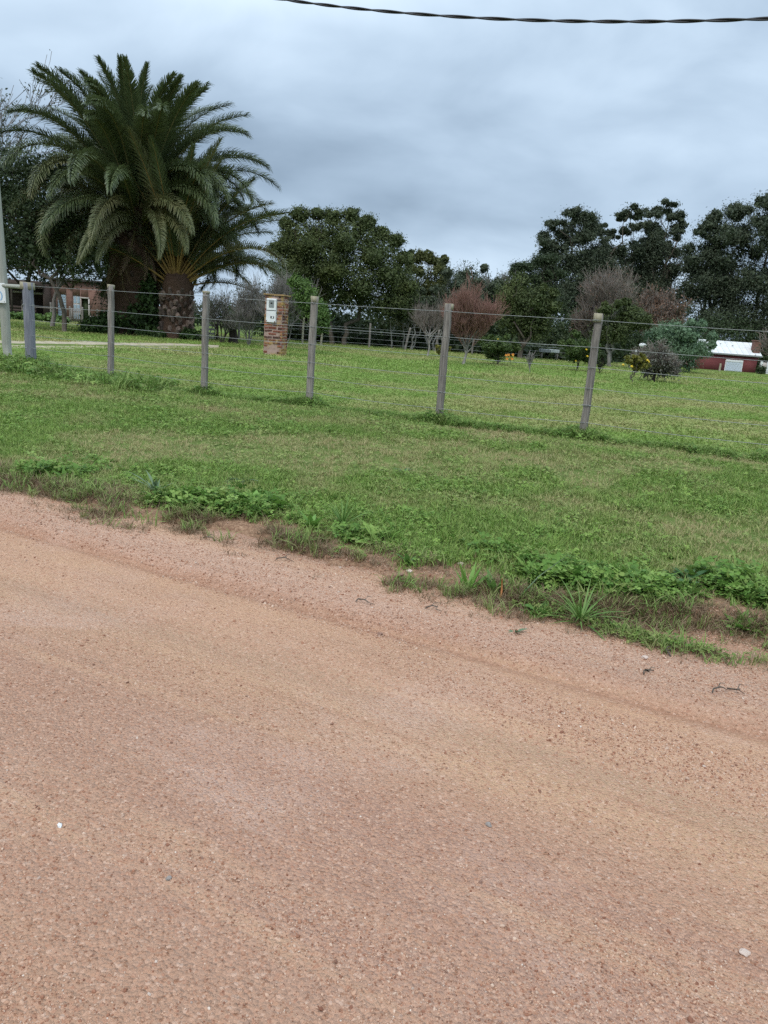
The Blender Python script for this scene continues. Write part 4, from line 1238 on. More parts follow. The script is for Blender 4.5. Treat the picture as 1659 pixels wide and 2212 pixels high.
# front wall built round its openings: window x -0.95..-0.45, shutters/door bay x .1...75, dark doorway .78..1.15
for nm, x0, x1, z0, z1 in (('wall', -1.75, -1.28, 0, 2.75), ('wall', -1.28, -.62, 1.80, 2.75), ('wall', -.62, -.18, 0, 2.75), ('wall', -.18, .35, 1.80, 2.75), ('wall', .35, .42, 0, 2.75), ('wall', .42, .92, 1.62, 2.75), ('wall', .92, 1.75, 0, 2.75), ('wall', -1.28, -.62, 0, .28)):
    part_box(nm, ((x0 + x1) / 2, -1.5, (z0 + z1) / 2), (x1 - x0, .25, z1 - z0), M_brickwall, house)
part_box('side_wall', (1.72, .2, 1.37), (.24, 3.1, 2.75), M_brickwall, house)
part_box('side_wall', (-1.72, .2, 1.37), (.24, 3.1, 2.75), M_brickwall, house)
part_box('back_wall', (0, 1.72, 1.37), (3.2, .24, 2.75), M_brickwall, house)
part_box('roof', (0, .1, 2.84), (3.9, 4.0, .14), M_roofd, house, .02)
w = part_box('window', (-.95, -1.53, 1.04), (.60, .10, 1.50), M_light, house)
for k in range(8): part_box('slat', (0, -.06, -.66 + k * .188), (.54, .035, .15), M_shutter, w, .006)
w = part_box('shutter', (.085, -1.53, .92), (.50, .08, 1.74), M_light, house)
for k in range(2):
    for j in range(3): part_box('panel', (-.115 + .24 * k, -.05, -.55 + j * .56), (.19, .03, .46), M_shutter, w, .008)
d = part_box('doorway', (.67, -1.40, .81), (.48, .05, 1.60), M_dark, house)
part_box('lintel', (.67, -1.64, 1.66), (.62, .06, .10), M_light, house)
part_box('jamb', (.97, -1.64, .80), (.09, .06, 1.6), M_light, house)
part_box('jamb', (.40, -1.64, .80), (.035, .06, 1.6), M_light, house)
part_box('plinth', (1.35, -1.66, .22), (.75, .05, .44), M_light, house)

shed = thing('open_shed', 'long dark open-fronted shed beside the brick house', 'shed', (-27.7, 57.0, gz(-27, 57)), R(3))
part_box('roof', (0, 0, 2.50), (5.6, 3.6, .10), M_roofd, shed, .02)
part_box('fascia', (0, -1.82, 2.28), (5.6, .06, .48), M_shed, shed)
part_box('back_wall', (0, 1.6, 1.2), (5.4, .1, 2.4), M_shed, shed)
part_box('side_wall', (2.7, 0, 1.2), (.1, 3.1, 2.4), M_shed, shed)
for xx in (-2.4, -.9, .55, 1.55): part_box('post', (xx, -1.7, 1.1), (.12, .12, 2.2), M_bark_dark, shed)
part_box('light_strip', (-.25, 1.52, 1.78), (1.2, .06, .14), M_light, shed)
part_box('light_strip', (1.35, 1.52, 1.76), (1.4, .06, .16), M_light, shed)
for k in range(3): part_box('low_board', (-.3, -1.70, .25 + .22 * k), (5.0, .04, .18), M_shed, shed)
yard = thing('yard_fence', 'low timber yard fence and picket gate in front of the brick house', 'fence', (-20.5, 48.0, gz(-20.5, 48)), R(2))
for k, xx in enumerate((-2.3, -.6, .55, 1.3, 2.2)):
    timber('post', [1.15, 1.15, 1.0, 1.0, .95][k], .09, .09, M_post, yard, (xx, 0, 0), 0, 720 + k)
for zz in (.35, .8): 
    mb = MB(); tube(mb, [(-2.3, -.06, zz), (.55, -.06, zz + .02)], .022, 5); mb.obj('rail', M_post, yard)
for k in range(6): part_box('picket', (.66 + k * .105, -.07, .50), (.06, .03, .85), M_post, yard)
for zz in (.28, .72): part_box('picket_rail', (.92, -.045, zz), (.72, .03, .06), M_post, yard)
for i, (x, y, s) in enumerate(((-21.9, 44.6, .36), (-21.2, 45.0, .42), (-20.5, 44.8, .34), (-19.8, 45.2, .44), (-19.1, 44.9, .32))):
    lb = ['leafy green vegetable plant farthest left by the pale pole', 'big-leaved green plant second in the row left of the slim trunk', 'shorter leafy plant in the middle of the garden row',
          'tallest leafy plant in the garden row by the slim trunk', 'small leafy plant at the house end of the garden row'][i]
    t = thing('garden_plant', lb, 'plant', (x, y, gz(x, y)), i * 1.1, 'leafy plants in a row before the shed')
    crown_mb(130 + i, [(0, 0, s * .55, s * 1.1, s * .7, s * .55)], 34, 12, .22, .25, .75, .6).obj('leaves', M_bright, t)

# ================================================================== middle background
bare_tree('bare_shrub', 'tall grey many-stemmed leafless shrub behind the pillar, left side', (-5.55, 29.6), (M_twig_grey, M_twig_grey), 141, 'leafless shrubs by the pillar', 4, 1.3, .035, (5, 5, 4, 4), (.4, .45, .5, .5), .5, 'shrub', scale=3.1, rmin=.006, stems=6, leaves=(2600, .06, M_grey_g))
bare_tree('bare_shrub', 'pale leafless shrub rising above the top of the brick pillar', (-4.1, 28.3), (M_twig_grey, M_twig_grey), 143, 'leafless shrubs by the pillar', 4, 1.3, .035, (5, 5, 4, 4), (.45, .45, .5, .5), .45, 'shrub', scale=3.0, rmin=.006, stems=6, leaves=(2200, .06, M_grey_g))
bare_tree('bare_shrub', 'low dark leafless shrub under the drooping palm fronds', (-6.7, 30.3), (M_bark_dark, M_twig_grey), 145, 'leafless shrubs by the pillar', 4, .9, .04, (5, 5, 4, 3), (.5, .5, .5, .5), .4, 'shrub', scale=2.3, rmin=.006, stems=4, leaves=(2400, .07, M_dark))
tree('bright_shrub', 'bright green leafy shrub right behind the brick pillar', 'shrub', (-2.95, 26.2), 2.55, .72, .55, 147, (M_bark_pale, M_bright), 6, 150, 26, .085, .04, 3, lobes=[(.25, 0, 1.4, .42, .4, .42), (-.2, 0, 2.0, .38, .35, .42), (.45, .1, 1.0, .30, .3, .3), (-.05, .1, 1.65, .4, .35, .4), (-.5, 0, 2.3, .25, .25, .22)])
pan = thing('slatted_panel', 'small weathered slatted wooden panel standing by a dark post', 'panel', (-7.77, 33.0, gz(-7.77, 33)), R(8))
for k in range(5): part_box('slat', (0, -.02, .12 + k * .17), (.30, .03, .085), M_pole, pan, .004)
for sx in (-.14, .14): part_box('upright', (sx, .02, .42), (.05, .05, .86), M_pole, pan)
mb = MB(); tube(mb, [(-.14, -.05, .14), (.14, -.05, .78)], .02, 4); mb.obj('brace', M_pole, pan)
tag(timber('timber_post', .92, .10, .10, M_bark_dark, None, (-7.52, 33.0, gz(-7.5, 33)), 0, 731), 'short dark post standing right of the slatted wooden panel', 'post')
mb = MB(); r_ = np.random.default_rng(4)
tube(mb, [(0, 0, -.1), (.02, 0, .25), (-.02, 0, .6)], [.22, .17, .15], 10); st_ = mb.obj('tree_stump', M_bark_dark, None, True); st_.location = (-6.55, 31.5, gz(-6.5, 31.5))
tag(st_, 'dark tree stump between the shorter palm and the pillar', 'stump')

G = 'trees along the far side of the lawn'
tree('olive_tree', 'biggest rounded dark olive tree right of the palms, with forked pale limbs', 'tree', (-2.9, 40.5), 6.05, 3.15, .9, 151, (M_bark, M_olive), 16, 1500, 34, .11, .17, 2, G, cs=.21,
     lobes=[(x_ * 1.0, y_, z_, r0_, r0_, r0_ * .8) for (x_, y_, z_, r0_) in ((-3.0, 0, 5.75, .45), (-2.3, -.3, 6.15, .5), (-1.5, 0, 6.3, .42), (-.7, -.2, 6.2, .5), (.2, 0, 6.35, .5), (1.0, -.2, 6.0, .55), (1.75, 0, 5.6, .5), (2.5, -.2, 5.3, .45), (3.0, 0, 4.5, .5),
            (-3.4, 0, 4.5, .55), (-1.6, -1.1, 4.6, .6), (.1, -1.3, 4.9, .6), (1.4, -1.2, 4.4, .6), (-.4, -1.4, 3.5, .65), (2.2, -1.0, 3.6, .6), (-2.2, -1.1, 3.4, .6), (1.0, -1.4, 2.9, .6), (3.3, -.3, 3.1, .5))] + [(-2.2, 0, 5.0, 1.1, 1.1, 1.0), (-.9, .2, 5.45, 1.1, 1.1, .75), (.4, 0, 5.4, 1.2, 1.1, .8), (1.7, 0, 4.7, 1.2, 1.1, .9), (-2.5, 0, 3.5, 1.1, 1.1, 1.1), (-.9, -.5, 4.1, 1.4, 1.2, 1.0), (.9, -.5, 3.7, 1.5, 1.2, 1.0),
            (2.6, 0, 3.4, 1.1, 1.0, 1.0), (-1.7, -.2, 2.4, 1.1, 1, .7), (.2, -.3, 2.5, 1.3, 1, .7), (2.1, -.2, 2.2, 1.3, 1, .7), (3.0, 0, 2.4, .9, .9, .8)])
tree('olive_tree', 'olive tree crowded against the left flank of the biggest olive tree', 'tree', (-5.0, 43.0), 5.9, 2.0, .9, 153, (M_bark_dark, M_olive), 9, 420, 28, .13, .14, 1, G)
tree('dark_tree', 'dark narrow treetop poking up behind the olive trees', 'tree', (.40, 49.0), 6.0, .95, 1.5, 155, (M_bark_dark, M_dark), 6, 200, 28, .13, .12, 1, G)
tree('yellow_olive_tree', 'yellowish-olive tree right of the biggest olive tree', 'tree', (1.45, 44.0), 5.2, 1.75, .7, 157, (M_bark, M_yolive), 9, 480, 28, .13, .12, 2, G)
tree('yellow_olive_tree', 'broad olive tree filling the gap behind the reddish tree', 'tree', (3.1, 46.0), 4.7, 1.8, .6, 158, (M_bark, M_grey_g), 9, 480, 28, .13, .12, 2, G)
tree('grey_green_tree', 'grey-green tree filling the dip left of the eucalyptus row', 'tree', (4.9, 48.5), 5.0, 1.9, .6, 160, (M_bark, M_grey_g), 9, 420, 28, .14, .12, 2, G)
tree('olive_tree', 'low dark tree in the dip between the olive trees and the eucalyptus row', 'tree', (7.6, 52.0), 5.4, 2.0, .6, 162, (M_bark_dark, M_dark), 9, 420, 28, .15, .12, 1, G)
tree('grey_green_tree', 'low grey-green tree with thin pale stems in front of the olive trees', 'tree', (.30, 41.0), 2.95, 1.35, .95, 159, (M_bark_pale, M_grey_g), 7, 260, 28, .11, .10, 5, G, spread=.8)
tree('grey_green_tree', 'grey-green tree with several thin stems left of the reddish tree', 'tree', (2.4, 42.5), 4.2, 1.5, .8, 161, (M_bark_pale, M_grey_g), 8, 280, 28, .11, .10, 5, G, spread=.8)
bare_tree('red_twig_tree', 'leafless tree with a dense broom of reddish-brown twigs', (2.27, 26.2), (M_bark_pale, M_twig_red), 164, None, 5, .95, .062, (17, 7, 5, 4, 3), (.85, .45, .42, .45, .5), .38, scale=3.12, rmin=.0042, wob=.09)
bare_tree('red_twig_tree', 'leafless brown-grey tree behind the reddish tree, left of the fifth post', (1.30, 32.5), (M_bark_pale, M_twig_mauve), 165, None, 4, 1.2, .055, (9, 6, 5, 4), (.9, .5, .45, .45), .35, scale=2.7, rmin=.005)
for i, (x, y, h, lb) in enumerate(((4.0, 50.5, 5.6, 'thin grey leafless tree behind the reddish tree'), (5.4, 51.5, 5.2, 'spindly grey leafless tree in the sky gap at mid picture'), (6.6, 50.0, 5.3, 'grey leafless tree touching the round olive tree'))):
    bare_tree('bare_tree', lb, (x, y), (M_twig_grey, M_twig_grey), 171 + i, 'grey leafless trees in the gap', 4, 2.0, .06, (6, 5, 5, 4), (.35, .4, .4, .45), .6, scale=h, rmin=.010, leaves=(2200, .13, M_grey_g))
tree('olive_tree', 'round olive-green tree standing right of the reddish tree', 'tree', (6.35, 40.0), 4.2, 1.55, .75, 177, (M_bark, M_olive), 9, 460, 28, .12, .12, 1, G)
tree('dark_tree', 'dark layered conifer beside the leafless pinkish-brown tree', 'tree', (8.4, 48.0), 6.0, 1.5, 1.2, 179, (M_bark_dark, M_dark), 9, 320, 26, .13, .14, 1, G,
     lobes=[(-1.2, 0, 5.2, .8, .7, .26), (.1, 0, 5.7, .8, .6, .30), (.8, 0, 4.9, .8, .6, .3), (-.5, .1, 4.6, .9, .7, .3), (.2, .2, 4.0, 1.1, .8, .4), (.3, .2, 3.2, 1.2, .9, .5), (-.3, .2, 2.4, 1.2, .9, .6)])

def euc(label, base, H, lobes, seed, trunks=3):
    x, y = base[0] * 1.24, base[1] * 1.24; H = H * 1.24; r_ = np.random.default_rng(seed)
    t = thing('eucalyptus_tree', label, 'tree', (x, y, gz(x, y)), 0, 'eucalyptus trees at the back right')
    mb = MB()
    for k in range(trunks):
        b0 = (r_.normal(0, .6), r_.normal(0, .3), -.2)
        P = limb_path(r_, b0, (b0[0] * 1.5 + r_.normal(0, .4), b0[1], H * .62), 8, .03); tube(mb, P, np.linspace(.24, .1, 8), 7)
        for m in range(5):
            l = lobes[r_.integers(0, len(lobes))]
            tube(mb, limb_path(r_, P[r_.integers(3, 8)], l[:3], 6, .08), np.linspace(.09, .025, 6), 5)
    mb.obj('trunk', M_bark, t, True)
    crown_mb(seed + 1, lobes, int(18 * len(lobes)) , 24, .19, .52, .40, .6, .6, .18).obj('crown', M_euc, t)
    return t
def euc_lobes(seed, outline, depth, x0, g):
    """small flat-topped puffs along the skyline, bigger masses below"""
    r_ = np.random.default_rng(seed); L_ = []
    K_ = 1.24
    for (px_, pz, s) in outline:
        px_, pz, s, = px_ * K_, (pz - .98) * K_ + .98, s * K_ * 1.05
        yy = r_.normal(0, depth * .3); k = 5 if s < .8 else 7
        for q in range(k):
            d = r_.normal(0, 1, 3) * np.array([.55, .5, .38]) * s; f = r_.uniform(.40, .68)
            L_.append((px_ - x0 * K_ + d[0], yy + d[1], pz - g + d[2], s * f, s * f, s * f * .72))
    return L_
g58 = -.5
euc('eucalyptus tree with open puffy top at the left end of the eucalyptus row', (12.6, 58.0), 9.5, euc_lobes(1, [(9.9, 8.0, .55), (10.6, 8.9, .5), (11.6, 9.6, .55), (12.5, 9.3, .8), (13.4, 8.8, .6), (10.4, 7.3, .7), (11.5, 8.2, .9), (12.8, 7.9, .9), (13.9, 7.4, .8), (10.2, 6.2, .8), (11.4, 6.6, 1.0), (12.8, 6.4, 1.1), (14.0, 6.2, 1.0), (10.9, 5.0, 1.0), (12.5, 4.8, 1.2), (11.5, 3.4, 1.2), (13.2, 3.2, 1.2)], 2.5, 12.6, g58), 201)
euc('eucalyptus tree with stalky small puffs standing in the sky', (15.6, 59.0), 10.0, euc_lobes(2, [(14.2, 9.1, .38), (14.9, 8.7, .40), (15.5, 9.7, .42), (16.3, 10.0, .55), (15.9, 9.0, .45), (16.9, 9.3, .5), (14.9, 7.6, .6), (15.8, 7.3, .9), (16.8, 7.6, .8), (14.8, 6.2, .9), (16.2, 5.9, 1.2), (15.0, 4.6, 1.2), (16.6, 4.2, 1.3), (15.8, 2.8, 1.3)], 2.5, 15.6, g58), 211)
euc('tallest ragged eucalyptus tree in the middle of the eucalyptus row', (19.0, 60.0), 11.5, euc_lobes(3, [(18.6, 10.9, .5), (19.2, 11.3, .45), (18.0, 10.2, .55), (19.0, 10.3, .5), (19.9, 10.4, .5), (18.0, 9.1, .7), (19.0, 9.2, .6), (20.0, 9.4, .6), (17.7, 7.9, .9), (18.8, 7.6, 1.0), (20.0, 8.1, .8), (17.8, 6.3, 1.1), (19.2, 5.9, 1.3), (20.6, 6.8, .9), (18.2, 4.4, 1.4), (20.0, 4.2, 1.3), (18.8, 2.8, 1.4)], 2.5, 19.0, g58), 221, 4)
euc('dense dark eucalyptus tree forming the left part of the big right mass', (22.4, 57.0), 11.0, euc_lobes(4, [(20.5, 8.9, .6), (21.3, 9.7, .7), (22.2, 10.3, .7), (23.0, 10.6, .8), (21.0, 8.0, .9), (22.2, 8.8, 1.0), (23.3, 9.2, 1.0), (20.9, 6.6, 1.1), (22.2, 7.0, 1.3), (23.6, 7.3, 1.2), (20.9, 5.0, 1.1), (22.4, 5.2, 1.5), (23.8, 5.4, 1.4), (21.6, 3.2, 1.4), (23.4, 3.2, 1.5)], 2.5, 22.4, -.4), 231, 4)
euc('dense dark eucalyptus tree at the far right edge', (25.8, 56.0), 11.8, euc_lobes(5, [(24.2, 11.0, .8), (25.2, 11.5, .8), (26.4, 11.2, 1.0), (24.3, 9.8, 1.1), (25.8, 9.9, 1.2), (27.2, 9.6, 1.2), (24.6, 7.9, 1.4), (26.2, 7.9, 1.5), (24.8, 5.8, 1.5), (26.6, 5.8, 1.6), (25.0, 3.6, 1.5), (26.8, 3.6, 1.6)], 2.5, 25.8, -.4), 241, 4)

bare_tree('bare_tree', 'wide pinkish-brown nearly leafless tree with pale limbs, before the eucalyptus', (11.3, 45.0), (M_bark_pale, M_twig_mauve), 251, None, 5, 1.6, .12, (7, 5, 5, 4, 3), (.75, .55, .5, .5, .55), .30, scale=5.9, rmin=.009, leaves=(3600, .09, M_russet), stems=2)
bare_tree('bare_tree', 'russet half-bare tree with pale slanting limbs right of the pinkish-brown tree', (14.4, 46.0), (M_bark_pale, M_twig_mauve), 253, None, 5, 1.3, .10, (7, 5, 5, 4, 3), (.85, .55, .5, .5, .55), .22, scale=4.9, rmin=.009, leaves=(7000, .10, M_russet))
tree('dark_green_tree', 'mid-height dark green tree with leaning pale trunk behind the sixth post', 'tree', (10.25, 37.0), 3.25, 1.3, .95, 255, (M_bark_pale, M_olive), 9, 330, 26, .11, .11, 2, G)
tree('mound_shrub', 'rounded feathery blue-green shrub standing in front of the red house', 'shrub', (13.1, 37.0), 2.45, 1.75, .15, 257, (M_bark, M_bluegreen), 12, 520, 30, .12, .10, 1, None, aspect=.28, hang=.9, cs=.2)
tree('hedge_bush', 'small round dark green bush right behind the sixth post', 'bush', (7.05, 27.0), .78, .16, .05, 259, (M_bark_dark, M_dark), 4, 50, 20, .06, .02)
bare_tree('twiggy_bush', 'wide grey-brown twiggy bush with short dark trunk on the lawn', (7.80, 23.4), (M_bark_dark, M_twig_brown), 261, None, 5, .36, .045, (10, 6, 5, 5, 3), (.95, .6, .55, .55, .6), .10, 'bush', scale=1.36, rmin=.0032, leaves=(4200, .045, M_palegrey), wob=.16)
bare_tree('twiggy_tree', 'grey-brown twiggy tree cut off by the right edge of the picture', (10.45, 20.6), (M_bark_dark, M_twig_brown), 263, None, 5, .7, .07, (8, 5, 5, 4, 3), (.7, .55, .5, .5, .55), .25, scale=2.1, rmin=.005, leaves=(1500, .06, M_grey_g))
bare_tree('bare_sapling', 'tiny leafless grey sapling alone on the lawn', (4.19, 24.2), (M_twig_grey, M_twig_grey), 265, None, 3, .30, .022, (5, 4, 3), (.6, .55, .5), .45, scale=.70, rmin=.007, leaves=(130, .03, M_grey_g))

M_lemon = noise_mat('yellow_fruit', (0.70, 0.46, 0.03), (0.80, 0.58, 0.06), 6, .45, 0)
M_orange = noise_mat('orange_bloom', (0.52, 0.19, 0.02), (0.60, 0.25, 0.03), 6, .5, 0)
fr_me = stone_mesh('lemon', 901, M_lemon, 2)
def citrus(label, base, H, half, lift, seed, nfruit, mat, clumps=150, leaf=.07, trunk=.035, fr=.034):
    t = tree('citrus_tree', label, 'tree', base, H, half, lift, seed, (M_bark, mat), 8, clumps, 26, leaf, trunk, 1, 'citrus trees dotted on the lawn', frac=(.3, .48), cs=.2)
    r_ = np.random.default_rng(seed + 5)
    for i in range(nfruit):
        a = r_.uniform(R(180), R(360)); h = r_.uniform(lift + .1 * (H - lift), H * .85); q = half * math.sqrt(max(.1, 1 - ((h - (H + lift) / 2) / ((H - lift) / 2)) ** 2)) * .98
        o = link(bpy.data.objects.new('lemon', fr_me), t); o.location = (math.cos(a) * q, math.sin(a) * q * .9, h); s = fr * r_.uniform(.8, 1.1); o.scale = (s, s, s * 1.25)
    return t
citrus('round dark citrus tree beside the orange flowers', (3.70, 28.6), 1.14, .74, .20, 271, 3, M_citrus, 190)
citrus('taller loose lemon tree with yellow fruit left of the sixth post', (6.62, 28.6), 1.46, .76, .22, 273, 8, M_citrus, 240)
citrus('small yellow-leaved citrus on a thin stem before the grey twiggy bush', (6.52, 21.4), .86, .36, .36, 275, 4, M_citrus_y, 70, .055, .018)
citrus('young citrus sapling partly hidden by the fifth post', (1.66, 28.5), .66, .30, .26, 277, 2, M_citrus_y, 42, .06, .02)
fl = thing('flower_stalk', 'bright orange flowers on a thin stalk beside the round citrus tree', 'flower', (4.10, 28.0, gz(4.1, 28)))
mb = MB(); tube(mb, [(0, 0, 0), (.01, 0, .25), (-.02, 0, .5)], .008, 4)
for dx, dz in ((-.17, .42), (-.09, .44), (.06, .46), (-.13, .30), (.05, .31)): tube(mb, [(-.005, 0, .22), (dx * .6, 0, .32), (dx, 0, dz)], .005, 4)
mb.obj('stem', M_ivy, fl)
for dx, dz in ((-.17, .42), (-.09, .44), (.06, .46), (-.13, .30), (.05, .31)):
    mb = MB()
    for k in range(6):
        a = k * 1.047; leaf_poly(mb, np.array([0, 0, 0.0]), np.array([math.cos(a), math.sin(a) * .5 - .5, math.sin(a) * .7 + .2]), np.array([0, -1.0, .3]), .058, .036)
    o = mb.obj('blossom', M_orange, fl); o.location = (dx, -.02, dz)

# far boundary fence under the trees
ff = thing('wire_fence', 'far wire fence on thin pale posts under the dark trees', 'fence', (-2.0, 38.6, 0))
fpts = [(-7.4, 36.9, 1.1, 0), (-4.50, 37.7, 1.25, .02), (-3.62, 37.8, 1.22, .05), (-1.35, 39.2, 1.2, .0), (.45, 39.8, 1.15, .17), (2.0, 40.4, 1.15, .12), (4.0, 41.4, 1.1, .04), (6.68, 42.0, .72, .03), (9.3, 42.4, 1.0, .05)]
for i, (x, y, h, le) in enumerate(fpts):
    timber('post', h, .095, .09, M_post_top if i in (1, 2) else M_post, ff, (x + 2.0, y - 38.6, gz(x, y)), 0, 740 + i, (le, 0))
for h in (.95, .7, .45, .22):
    mb = MB(); tube(mb, [(x + 2.0 + le * h, y - 38.66, gz(x, y) + min(h, hh - .05)) for (x, y, hh, le) in fpts], .006, 4); mb.obj('wire', M_wire, ff)

# dark ground-level growth under the tree line
def undergrowth():
    r_ = np.random.default_rng(55); lob = []
    for x in np.arange(-8.5, 40, .75):
        y = 47 + r_.normal(0, 1.0) + (20 if x > 12.5 else 0); s = r_.uniform(.7, 1.3) * (2.0 if x > 12.5 else 1.35)
        lob.append((x, y, gz(x, y) + s * .8, s * 1.1, s * .8, s * r_.uniform(.9, 1.5)))
    for x in np.arange(-6.5, 9.5, .65):
        y = 43.6 + r_.normal(0, .5); s = r_.uniform(.45, .85); lob.append((x, y, gz(x, y) + s * .6, s * 1.2, s, s * .9))
    return tag(crown_mb(56, lob, 3000, 22, .17, .25, .5).obj('undergrowth', M_dark), kind='stuff')
undergrowth()
def far_wood():
    r_ = np.random.default_rng(57); lob = []
    for x in np.arange(-46, 52, 2.2):
        y = 78 + r_.normal(0, 3); s = r_.uniform(1.4, 2.2); lob.append((x, y, s * .9 - .4, s * 1.3, s, s * r_.uniform(.8, 1.15)))
    return tag(crown_mb(58, lob, 1100, 22, .34, .25, .5).obj('far_wood', M_dark), kind='stuff')
far_wood()

# white post, dish, table, small posts
wp = thing('white_post', 'white painted post with a small pointed cap, left of the twiggy bush', 'post', (13.0, 42.8, gz(13, 42.8)))
mb = MB(); tube(mb, [(0, 0, -.1), (0, 0, .78)], .085, 12); mb.obj('shaft', M_white, wp, True)
mb = MB(); tube(mb, [(0, 0, .78), (0, 0, .84), (0, 0, .92)], [.06, .05, .012], 12); mb.obj('cap', M_white, wp, True)
ds = thing('satellite_dish', 'white satellite dish on a thin pole under the dark trees', 'dish', (13.55, 43.6, gz(13.5, 43.6)))
mb = MB(); tube(mb, [(0, 0, -.1), (0, .05, .7), (0, .05, 1.18)], .02, 6); mb.obj('pole', M_wire, ds)
mb = MB(); V = []; 
for q in range(5):
    for j in range(16):
        a = j * math.pi / 8; rr = q / 4 * .21; V.append((math.cos(a) * rr, -.05 + .8 * rr * rr * 2 - .03, 1.18 + math.sin(a) * rr * .55))
V = np.array(V); i = np.arange(4)[:, None] * 16; j = np.arange(16)[None, :]; mb.add(V, np.stack([i + j, i + (j + 1) % 16, i + 16 + (j + 1) % 16, i + 16 + j], -1).reshape(-1, 4))
mb.obj('reflector', M_white, ds, True)
mb = MB(); tube(mb, [(0, -.05, 1.05), (0, -.28, 1.16)], .01, 4); box(mb, (0, -.29, 1.17), (.04, .06, .04)); mb.obj('feed_arm', M_wire, ds)
tb = thing('garden_table', 'low garden table with grey-white top in the shade behind the lemon tree', 'table', (8.15, 42.0, gz(8.1, 42)), R(-3))
M_tabl = noise_mat('grey_board', (0.22, 0.23, 0.25), (0.34, 0.36, 0.38), 5, .7, .1, .01)
M_tab2 = noise_mat('pale_board', (0.48, 0.50, 0.50), (0.60, 0.62, 0.62), 5, .7, .1, .01)
part_box('top_board', (-.24, 0, .50), (.50, .75, .16), M_tabl, tb, .01)
part_box('top_board', (.26, 0, .51), (.46, .75, .16), M_tab2, tb, .01)
for sx in (-.40, .42):
    for sy in (-.3, .3): part_box('leg', (sx, sy, .21), (.06, .06, .46), M_post, tb)

# ------------------------------------------------------------------ red house on the right
M_red = noise_mat('dark_red_paint', (0.135, 0.036, 0.038), (0.19, 0.052, 0.052), 3, .8, .15, .01, (1, 1, 4))
M_sheet = noise_mat('white_roof_sheet', (0.62, 0.63, 0.62), (0.80, 0.81, 0.80), 2, .6, .1, .01)
M_chim = noise_mat('brown_brick_chimney', (0.14, 0.07, 0.055), (0.22, 0.12, 0.095), 5, .9, .4, .02)
hx, hy = 26.0, 63.6
rh = thing('red_house', 'low dark red house with white sheet roof at the far right', 'house', (hx, hy, -.56), R(-2))
for nm, x0, x1, z0, z1 in (('wall', -2.45, -.05, 0, 1.52), ('wall', -.05, 1.28, 1.19, 1.52), ('wall', -.05, 1.28, 0, .32), ('wall', 1.28, 2.35, 0, 1.52)):
    part_box(nm, ((x0 + x1) / 2, -1.6, (z0 + z1) / 2), (x1 - x0, .2, z1 - z0), M_red, rh)
part_box('corner_trim', (-2.47, -1.62, .76), (.07, .26, 1.52), M_light, rh)
part_box('side_wall', (-2.36, .1, .76), (.18, 3.2, 1.52), M_red, rh)
part_box('side_wall', (2.26, .1, .76), (.18, 3.2, 1.52), M_red, rh)
part_box('back_wall', (0, 1.72, .76), (4.5, .18, 1.52), M_red, rh)
part_box('gutter', (0, -1.86, 1.60), (5.3, .12, .13), M_wire, rh, .02)
rf = thing('roof', None, None, (0, 0, 0)); rf.parent = rh
for k in range(11):
    o = part_box('roof_sheet', (-2.4 + k * .48, -.85, 2.12), (.465, 2.15, .04), M_sheet, rf, .008); o.rotation_euler = (R(27), 0, 0)
    o = part_box('roof_sheet', (-2.4 + k * .48, .98, 2.10), (.465, 2.1, .04), M_sheet, rf, .008); o.rotation_euler = (R(-27), 0, 0)
w = part_box('window', (.615, -1.66, .755), (1.36, .10, .90), M_white, rh, .01)
M_shut = noise_mat('pale_blue_roller_shutter', (0.52, 0.58, 0.66), (0.60, 0.66, 0.73), 3, .6, 0)
for k in range(9): part_box('slat', (0, -.06, -.36 + k * .072), (1.22, .03, .066), M_shut, w, .008)
part_box('shutter_head', (0, -.07, .36), (1.24, .05, .14), M_white, w, .008)
ch = part_box('chimney', (2.28, -1.2, 2.0), (.55, .5, 1.5), M_chim, rh, .02)
part_box('chimney_cap', (0, 0, .78), (.65, .6, .08), M_chim, ch, .01)
part_box('porch_pillar', (2.62, -1.9, .62), (.16, .16, 1.24), M_white, rh, .01)
part_box('porch_pillar', (3.15, -1.9, .62), (.16, .16, 1.24), M_white, rh, .01)
part_box('porch_wall', (2.9, -1.75, .72), (.42, .08, .9), M_light, rh)
tag(timber('timber_post', .56, .13, .12, M_post_top, None, (24.0, 58.2, gz(24, 58.2)), 0, 761), 'short pale post in front of the red house wall', 'post')
mb = crown_mb(88, [(0, 0, .28, .35, .3, .3)], 30, 16, .12, .25, .6).obj('dark_bush', M_dark); mb.location = (27.6, 59.4, gz(27.6, 59.4))
tag(mb, 'small dark bush at the right corner of the red house', 'bush')

